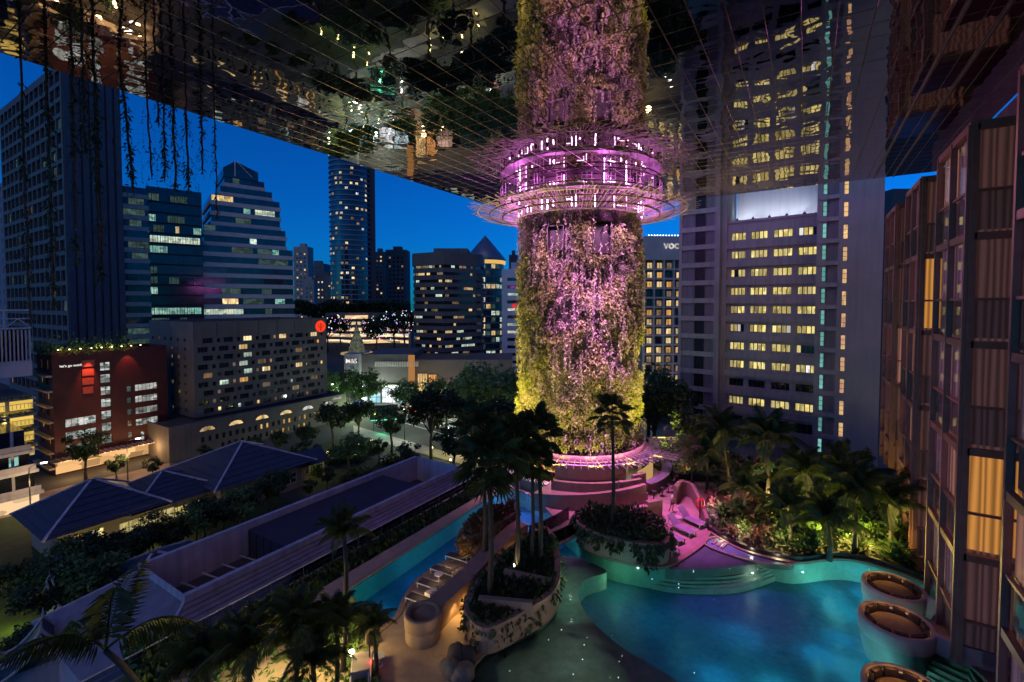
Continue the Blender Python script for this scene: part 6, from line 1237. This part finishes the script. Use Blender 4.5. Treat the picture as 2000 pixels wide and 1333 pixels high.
MT = [(110,1035,'behind the flat annexe'),(165,1050,'before the left pavilion, first of the row'),(225,1040,'before the left pavilion, second of the row'),(285,1028,'at the left pavilion corner'),(330,1010,'before the slate wing, left part'),(378,1000,'before the slate wing, middle'),(430,992,'before the slate wing, right part'),(480,985,'before the right pavilion'),(250,1135,'beside the long violet roof, lowest of the row'),(300,1095,'beside the roof well'),(400,1055,'right of the violet pavilion'),(470,1035,'along the long parapet'),(540,1000,'along the far parapet'),(110,1175,'behind the ornate gate'),(160,1225,'left of the violet hip'),(90,1250,'between the two ornate gables'),(680,925,'at the far end of the long roof'),(740,905,'on the lawn beyond the long roof'),(600,925,'behind the gate porch'),(800,935,'on the lawn near the palms')]
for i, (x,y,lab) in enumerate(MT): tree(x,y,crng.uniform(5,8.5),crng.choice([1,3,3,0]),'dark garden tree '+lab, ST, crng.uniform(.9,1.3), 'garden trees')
for (x,y,h,k,lab) in BT: tree(x,y,h,k,lab, -4, group='trees behind the column')
BU = [(560,915,'by the podium foot'),(590,905,'left of the lawn lamps'),(625,925,'behind the gate porch'),(655,905,'between two lawn lamps'),(690,900,'at the path bend'),(720,885,'below the screen board'),(765,905,'in the middle of the lawn'),(800,900,'before the umbrella crowned tree'),(830,915,'right side of the lawn'),(860,930,'behind the fan palms'),(700,935,'beside the long roof end'),(745,945,'at the corner of the long roof')]
bb = MB(); rr = random.Random(6)
for k in range(700): v = Vector((rr.gauss(0,1), rr.gauss(0,1), abs(rr.gauss(0,.8)))).normalized()*(rr.random()**.4); leafquad(bb, Vector((v.x*1.5,v.y*1.5,v.z*1.3)), v, rr.uniform(.25,.5), rr, .3)
bme = bb.mesh('bush', [MAT['leaf_dark']])
for i, (x,y,lab) in enumerate(BU): tag(put('bush', bme, None, G(x,y,ST+.02), (0,0,i*1.3), (rr.uniform(1,2),rr.uniform(1,2),rr.uniform(.9,1.5))), 'rounded dark park bush '+lab, 'bush', 'park bushes')
# ------------------------------------------------------------------ hillside trees and fairy lights before the far mall
fl = MB(); fl.lathe([(0,-.3),(.3,0),(0,.3)], 5)
flm = [fl.mesh('fairy_light', [E('fairy_%d' % i, c_, 1.6, rnd=.4)]) for i, c_ in enumerate(((.3,.35,1),(1,.8,.6),(1,.3,.7),(.6,.9,1)))]
for i, (x,y,h,lab) in enumerate(((640,690,20,'tree strung with fairy lights left of the glass cone'),(735,690,20,'tree strung with fairy lights behind the glass cone'),(770,685,22,'tree strung with fairy lights beside the brown office'),(665,668,16,'tree strung with small lights on the far mall'),(790,640,20,'tree strung with lights on the far mall roof'))):
    p = AD(x,y,240+i*9); p.z = min(p.z,-6); t = thing('lit_tree', lab, 'tree', p, i, 'trees with fairy lights'); s = h/10; t.scale = (s,)*3; put('trunk', TP[i % 3][0], t); put('crown', TP[1][1], t)
    rr = random.Random(i); 
    for k in range(46): a = rr.uniform(0,6.28); put('fairy_light', rr.choice(flm), t, (4.2*cos(a)*sqrt(rr.random()), 4.2*sin(a)*sqrt(rr.random()), rr.uniform(3.5,9.8)), None, .55)
wd = MB(); rr = random.Random(8)
for k in range(9000): x = rr.uniform(575,800); p = AD(x, 606+10*mn.noise(Vector((x*.03,1,0)))+rr.uniform(-14,10), 330+rr.uniform(-12,12)); leafquad(wd, p, Vector((0,0,1)), rr.uniform(1.2,2.6), rr, .2, .8)
o = wd.build('hill_wood', MAT['leaf_dark']); o['kind'] = 'stuff'; o['label'] = 'dark wooded rise below the far towers'; o['category'] = 'wood'
# ================================================================== fan palms
def fan_leaf(n=16, R=1.15):
    b = MB(); b.bar((0,0,0), (1.0,0,.1), .035, .035)
    for i in range(n):
        a = radians(-105+210*i/(n-1)); d = Vector((cos(a), sin(a), 0)); s = Vector((-sin(a), cos(a), 0))*.034; c_ = Vector((1.0,0,.1)); L_ = R*(.75+.25*cos(a*.7)); m_ = c_+d*L_*.6+Vector((0,0,.05)); b.add([c_, m_+s, c_+d*L_+Vector((0,0,-.28)), m_-s], [(0,1,2),(0,2,3)])
    return b.mesh('frond', [MAT['leaf_palm']])
FLM = fan_leaf()
def fan_palm(x, y, z, xt, yt, label, s=1., n=40, k=0):
    """trunk foot at picture point (x,y) on height z, crown at (xt,yt)"""
    p = G(x,y,z); d = p.dot(_H); q = AD(xt, yt, d); h = q-p; r = random.Random(k*7+3); t = thing('fan_palm', label, 'palm', p, 0, 'fan palms')
    b = MB(); b.tube([Vector((0,0,0)), h*.35+Vector((.08,.05,0)), h*.7+Vector((.06,-.04,0)), h], [.2*s,.155*s,.14*s,.13*s], 9)
    b.build('trunk', MAT['bark_palm'], t, True)
    for i in range(n):
        f = i/n; el = radians(82-140*f+r.uniform(-8,8)); az = i*2.399+r.uniform(-.2,.2); put('frond', FLM, t, h+Vector((0,0,.25-.5*f)), (r.uniform(-.3,.3), -el, az), s*r.uniform(.85,1.15))
    return t
FP = [(957,1163,1.3,957,905,'tallest dark fan palm at the front of the palm planter',1.08),(1010,1110,1.3,1008,868,'dark fan palm in the middle of the palm planter',1.0),(1038,1092,1.3,1040,905,'slender fan palm with a low crown in the planter',.85),(1055,1090,1.3,1052,850,'fan palm nearest the footbridge',.98),(948,1075,1.3,940,850,'fan palm rising from the corner planter',1.08),(1196,1030,1.3,1196,812,'single fan palm in front of the planted column',.95)]
for k, (x,y,z,xt,yt,lab,s) in enumerate(FP): fan_palm(x,y,z,xt,yt,lab,s*.86,28 if k < 5 else 18,k)
for (x,y,pw) in ((1008,1105,30),(1035,1080,20)): lamp('palm_uplight', 'SPOT', G(x,y,1.3)+Vector((.3,-.3,.2)), pw*8, (1,.7,.35), size=.08, spot=radians(50), target=G(x,y,1.3)+Vector((0,0,7)))
tag(put('spike_lamp', MB().lathe([(0,.18),(.09,.16),(.1,0)], 8).mesh('spike_lamp', [MAT['bulb_white']]), None, G(1006,1107,1.4)), 'small bright spike lamp at the foot of a planter palm', 'lamp')
# ================================================================== feather palms
def feather(L_=3.0, n=30, droop=1.1, seed=0):
    b = MB(); r = random.Random(seed); P_ = [Vector((L_*f, 0, L_*.38*sin(f*1.7)-droop*f**2.6)) for f in [i/12 for i in range(13)]]; b.tube(P_, [.035*(1-.8*i/12)+.006 for i in range(13)], 5)
    for i in range(n):
        f = .12+.88*i/n; k_ = min(int(f*12),11); p = P_[k_].lerp(P_[k_+1], f*12-k_); tg = (P_[k_+1]-P_[k_]).normalized(); ll = L_*.27*(sin(pi*min(f*.92+.1,1))**.6)+.12
        for s in (-1,1): d = (Vector((0,s,0))*.8+tg*.55+Vector((0,0,-.45-.4*r.random()))).normalized(); w_ = tg*.045; m_ = p+d*ll*.5+Vector((0,0,.04)); b.add([p, m_+w_, p+d*ll+Vector((0,0,-.12)), m_-w_], [(0,1,2),(0,2,3)])
    return b.mesh('frond', [MAT['leaf_palm']])
FE = [feather(3.0,34,1.0,1), feather(3.0,34,1.7,2)]
def feather_palm(x, y, z, xt, yt, label, s=1., n=16, k=0, up=70, group='feather palms', tr=.13):
    p = G(x,y,z); d = p.dot(_H); q = AD(xt, yt, d); h = q-p; r = random.Random(k*5+1); t = thing('feather_palm', label, 'palm', p, 0, group)
    b = MB(); b.tube([Vector((0,0,-.2)), h*.4+Vector((.1,.1,0)), h*.8+Vector((.05,.1,0)), h], [tr*1.4,tr,tr*.9,tr*.8], 8); b.build('trunk', MAT['bark_palm'], t, True)
    for i in range(n): f = i/n; el = radians(up-88*f+r.uniform(-8,8)); put('frond', FE[0] if f < .45 else FE[1], t, h, (r.uniform(-.25,.25), -el, i*2.399+r.uniform(-.3,.3)), s*r.uniform(.85,1.12))
    return t
WP = [(1498,985,1498,862,'feather palm with a spread crown before the apartment block',1.3),(1380,960,1378,892,'leaning feather palm beside the pink path',1.15),(1425,965,1408,850,'pinkish feather palm left of the spread crown',1.25),(1668,1080,1668,968,'feather palm with a lit pale crown near the bays',1.35),(1580,1010,1570,925,'feather palm in the middle of the garden',1.1),(1640,985,1640,915,'feather palm close to the far hotel bay',1.1),(1740,1070,1735,985,'feather palm touching the hotel bay',1.1),(1545,1060,1538,1000,'low feather palm above the pool rim',.95),(1620,1090,1616,1020,'feather palm over the shrubs by the pool rim',1.0),(1450,1010,1452,955,'low feather palm behind the striped shrubs',.9)]
for k, (x,y,xt,yt,lab,s) in enumerate(WP): feather_palm(x,y,.2,xt,yt,lab,s*.78,18,k)
LPm = [(565,1440,578,1230,'near feather palm with dark fronds over the violet roof',.62),(668,1330,672,1045,'slim feather palm rising over the pool corner',.5),(650,1390,655,1225,'spotlit feather palm by the corner lamp',.55),(480,1470,480,1270,'dark feather palm lower left of the roof',.6),(420,1480,395,1300,'feather palm at the bottom left of the terrace',.6),(730,1345,727,1225,'thin feather palm beside the lap pool steps',.4),(600,1440,610,1300,'bushy feather palm at the bottom edge',.55)]
for k, (x,y,xt,yt,lab,s) in enumerate(LPm): feather_palm(x,y,-.5,xt,yt,lab,s,20,k+20,75,'corner palms',.11)
feather_palm(330,1420,-.5,205,1270,'arching palm whose long frond crosses the violet roof',1.25,5,44,60,'corner palms')
for (x,y,zz,pw,c_) in ((600,1330,1.5,60,(1,.75,.25)),(500,1340,1.0,50,(1,.8,.3)),(640,1300,1.2,60,(1,.7,.2)),(350,1330,-3,60,(.8,.9,.3))): lamp('palm_uplight', 'POINT', G(x,y,0)+Vector((0,0,zz)), pw*4, c_, size=.12)
for (x,y,pw,c_) in ((1600,1050,300,(1,.8,.15)),(1660,1060,300,(1,.8,.15)),(1690,1045,240,(1,.75,.12)),(1500,990,150,(1,.75,.2)),(1430,985,160,(1,.5,.5)),(1560,975,160,(.9,.85,.2)),(1390,1000,120,(1,.4,.6)),(1640,1000,150,(.9,.85,.2)),(1350,925,110,(1,.75,.25)),(1450,1040,90,(1,.7,.35)),(1520,1060,70,(1,.75,.3)),(1700,1080,100,(1,.75,.15)),(1500,930,120,(.9,.8,.3))): lamp('garden_uplight', 'POINT', G(x,y,.2)+Vector((0,0,.6)), pw*3.6, c_, size=.05)
# ================================================================== poolside garden bed
bed = [p for p in cr(GL([(1378,1000),(1390,1036),(1452,1068),(1550,1091),(1620,1084),(1692,1091),(1780,1119),(1836,1142)]), 4)]+[Vector((6.3,38,0)),Vector((6.3,56,0)),Vector((-6,56.5,0))]+cr(GL([(1300,905),(1330,925),(1400,945),(1385,975)]), 3)
b = MB(); b.prism(bed, 0, .14); struct(b.build('garden_bed', MAT['soil']))
b = MB(); b.wall(cr(GL([(1384,1034),(1450,1071),(1550,1094),(1620,1088),(1692,1095),(1780,1123),(1838,1147)]),6), .3, 0, .32); tag(b.build('bed_kerb', MAT['metal_dark']), 'dark curved kerb between the garden bed and the pool', 'kerb')
def strap(n, L_, seed, mat, wide=.07, up=(30,85)):
    b = MB(); r = random.Random(seed)
    for i in range(n):
        a = r.uniform(0,6.28); el = radians(r.uniform(*up)); d = Vector((cos(a),sin(a),0)); s = Vector((-sin(a),cos(a),0))*wide; ll = L_*r.uniform(.6,1.1); p1 = d*ll*.45*cos(el)+Vector((0,0,ll*.55*sin(el))); p2 = d*ll*(.85*cos(el)+.12)+Vector((0,0,ll*(.75*sin(el)-.1))); b.add([-s*.5, s*.5, p1+s, p1-s, p2], [(0,1,2,3),(3,2,4)])
    return b.mesh('leaves', [mat])
SM = [strap(46,1.5,1,MAT['leaf_red'],.07), strap(60,1.3,2,MAT['leaf_palm'],.05), strap(46,1.7,3,MAT['leaf'],.09), strap(70,1.0,4,MAT['leaf_dark'],.05,(10,80))]
br_ = random.Random(12); n_ = 0
SG = [('red_shrub','coppery strap leaved shrub in the poolside garden bed'),('arching_shrub','olive shrub with thin arching leaves in the poolside garden bed'),('broad_shrub','green broad strap leaved shrub in the poolside garden bed'),('dark_shrub','dark low spiky shrub in the poolside garden bed')]
for p in scatter(bed, 190, br_):
    px_u = p.dot(_R)/p.dot(_H); x_ = 1000+px_u*F
    k = (0 if br_.random() < .75 else 1) if x_ < 1500 and br_.random() < .7 else br_.choice([1,1,2,2,3,3])
    o = tag(put(SG[k][0], SM[k], None, (p.x,p.y,.12), (0,0,br_.uniform(0,6)), br_.uniform(.75,1.5)), SG[k][1], 'shrub', SG[k][0].replace('_',' ')+'s of the garden bed')
b = MB()
for p in scatter(bed, 9000, br_): leafquad(b, p+Vector((0,0,.12+abs(br_.gauss(0,.28)))), Vector((br_.gauss(0,.5),br_.gauss(0,.5),1)), br_.uniform(.15,.4), br_, 0)
o = stuff(b.build('ground_cover', MAT['leaf_dark'])); o['label'] = 'low leafy ground cover filling the poolside garden bed'; o['category'] = 'ground cover'
hd = thing('clipped_hedge', 'clipped hedge along the back of the pink path', 'hedge'); b = MB(); hp = cr(GL([(1262,900),(1300,922),(1340,935),(1400,940)]),5); b.wall(hp, .8, 0, .55); b.build('core', MAT['soil'], hd); b = MB()
for k in range(2600): p = hp[br_.randrange(len(hp)-1)].lerp(hp[br_.randrange(len(hp)-1)], .0); i = br_.randrange(len(hp)-1); p = hp[i].lerp(hp[i+1], br_.random()); leafquad(b, p+Vector((br_.uniform(-.5,.5), br_.uniform(-.5,.5), br_.uniform(.1,.75))), Vector((br_.gauss(0,1),br_.gauss(0,1),.6)), br_.uniform(.12,.28), br_, .1)
stuff(b.build('foliage', MAT['leaf'], hd))
SMT = [(1314,940,4.5,4,'small pale stemmed tree beside the tube lamp'),(1352,950,5,4,'small forked tree lit pink beside the path'),(1340,905,6,1,'reddish dark small tree behind the pink path')]
for (x,y,h,k,lab) in SMT: tree(x,y,h,k,lab, .1, 1.0, 'small terrace trees')
# corner undergrowth at the lower left of the terrace
rg = random.Random(14); und = MB()
for k in range(9000):
    x = rg.uniform(250,740); yb = 1333-(x-250)*.12 if x < 600 else 1290+ (x-600)*.1; y = yb+rg.uniform(-70,90); p = G(x, max(y,1180), -.6)
    if p.x > -21.5 and x < 690: pass
    hgt = 1.2*(.5+.6*mn.noise(p*.35)); leafquad(und, p+Vector((0,0,hgt*rg.random())), Vector((rg.gauss(0,.6),rg.gauss(0,.6),1)), rg.uniform(.18,.5), rg, .1)
o = stuff(und.build('corner_undergrowth', MAT['leaf'])); o['label'] = 'dense dark undergrowth below the corner palms'; o['category'] = 'undergrowth'
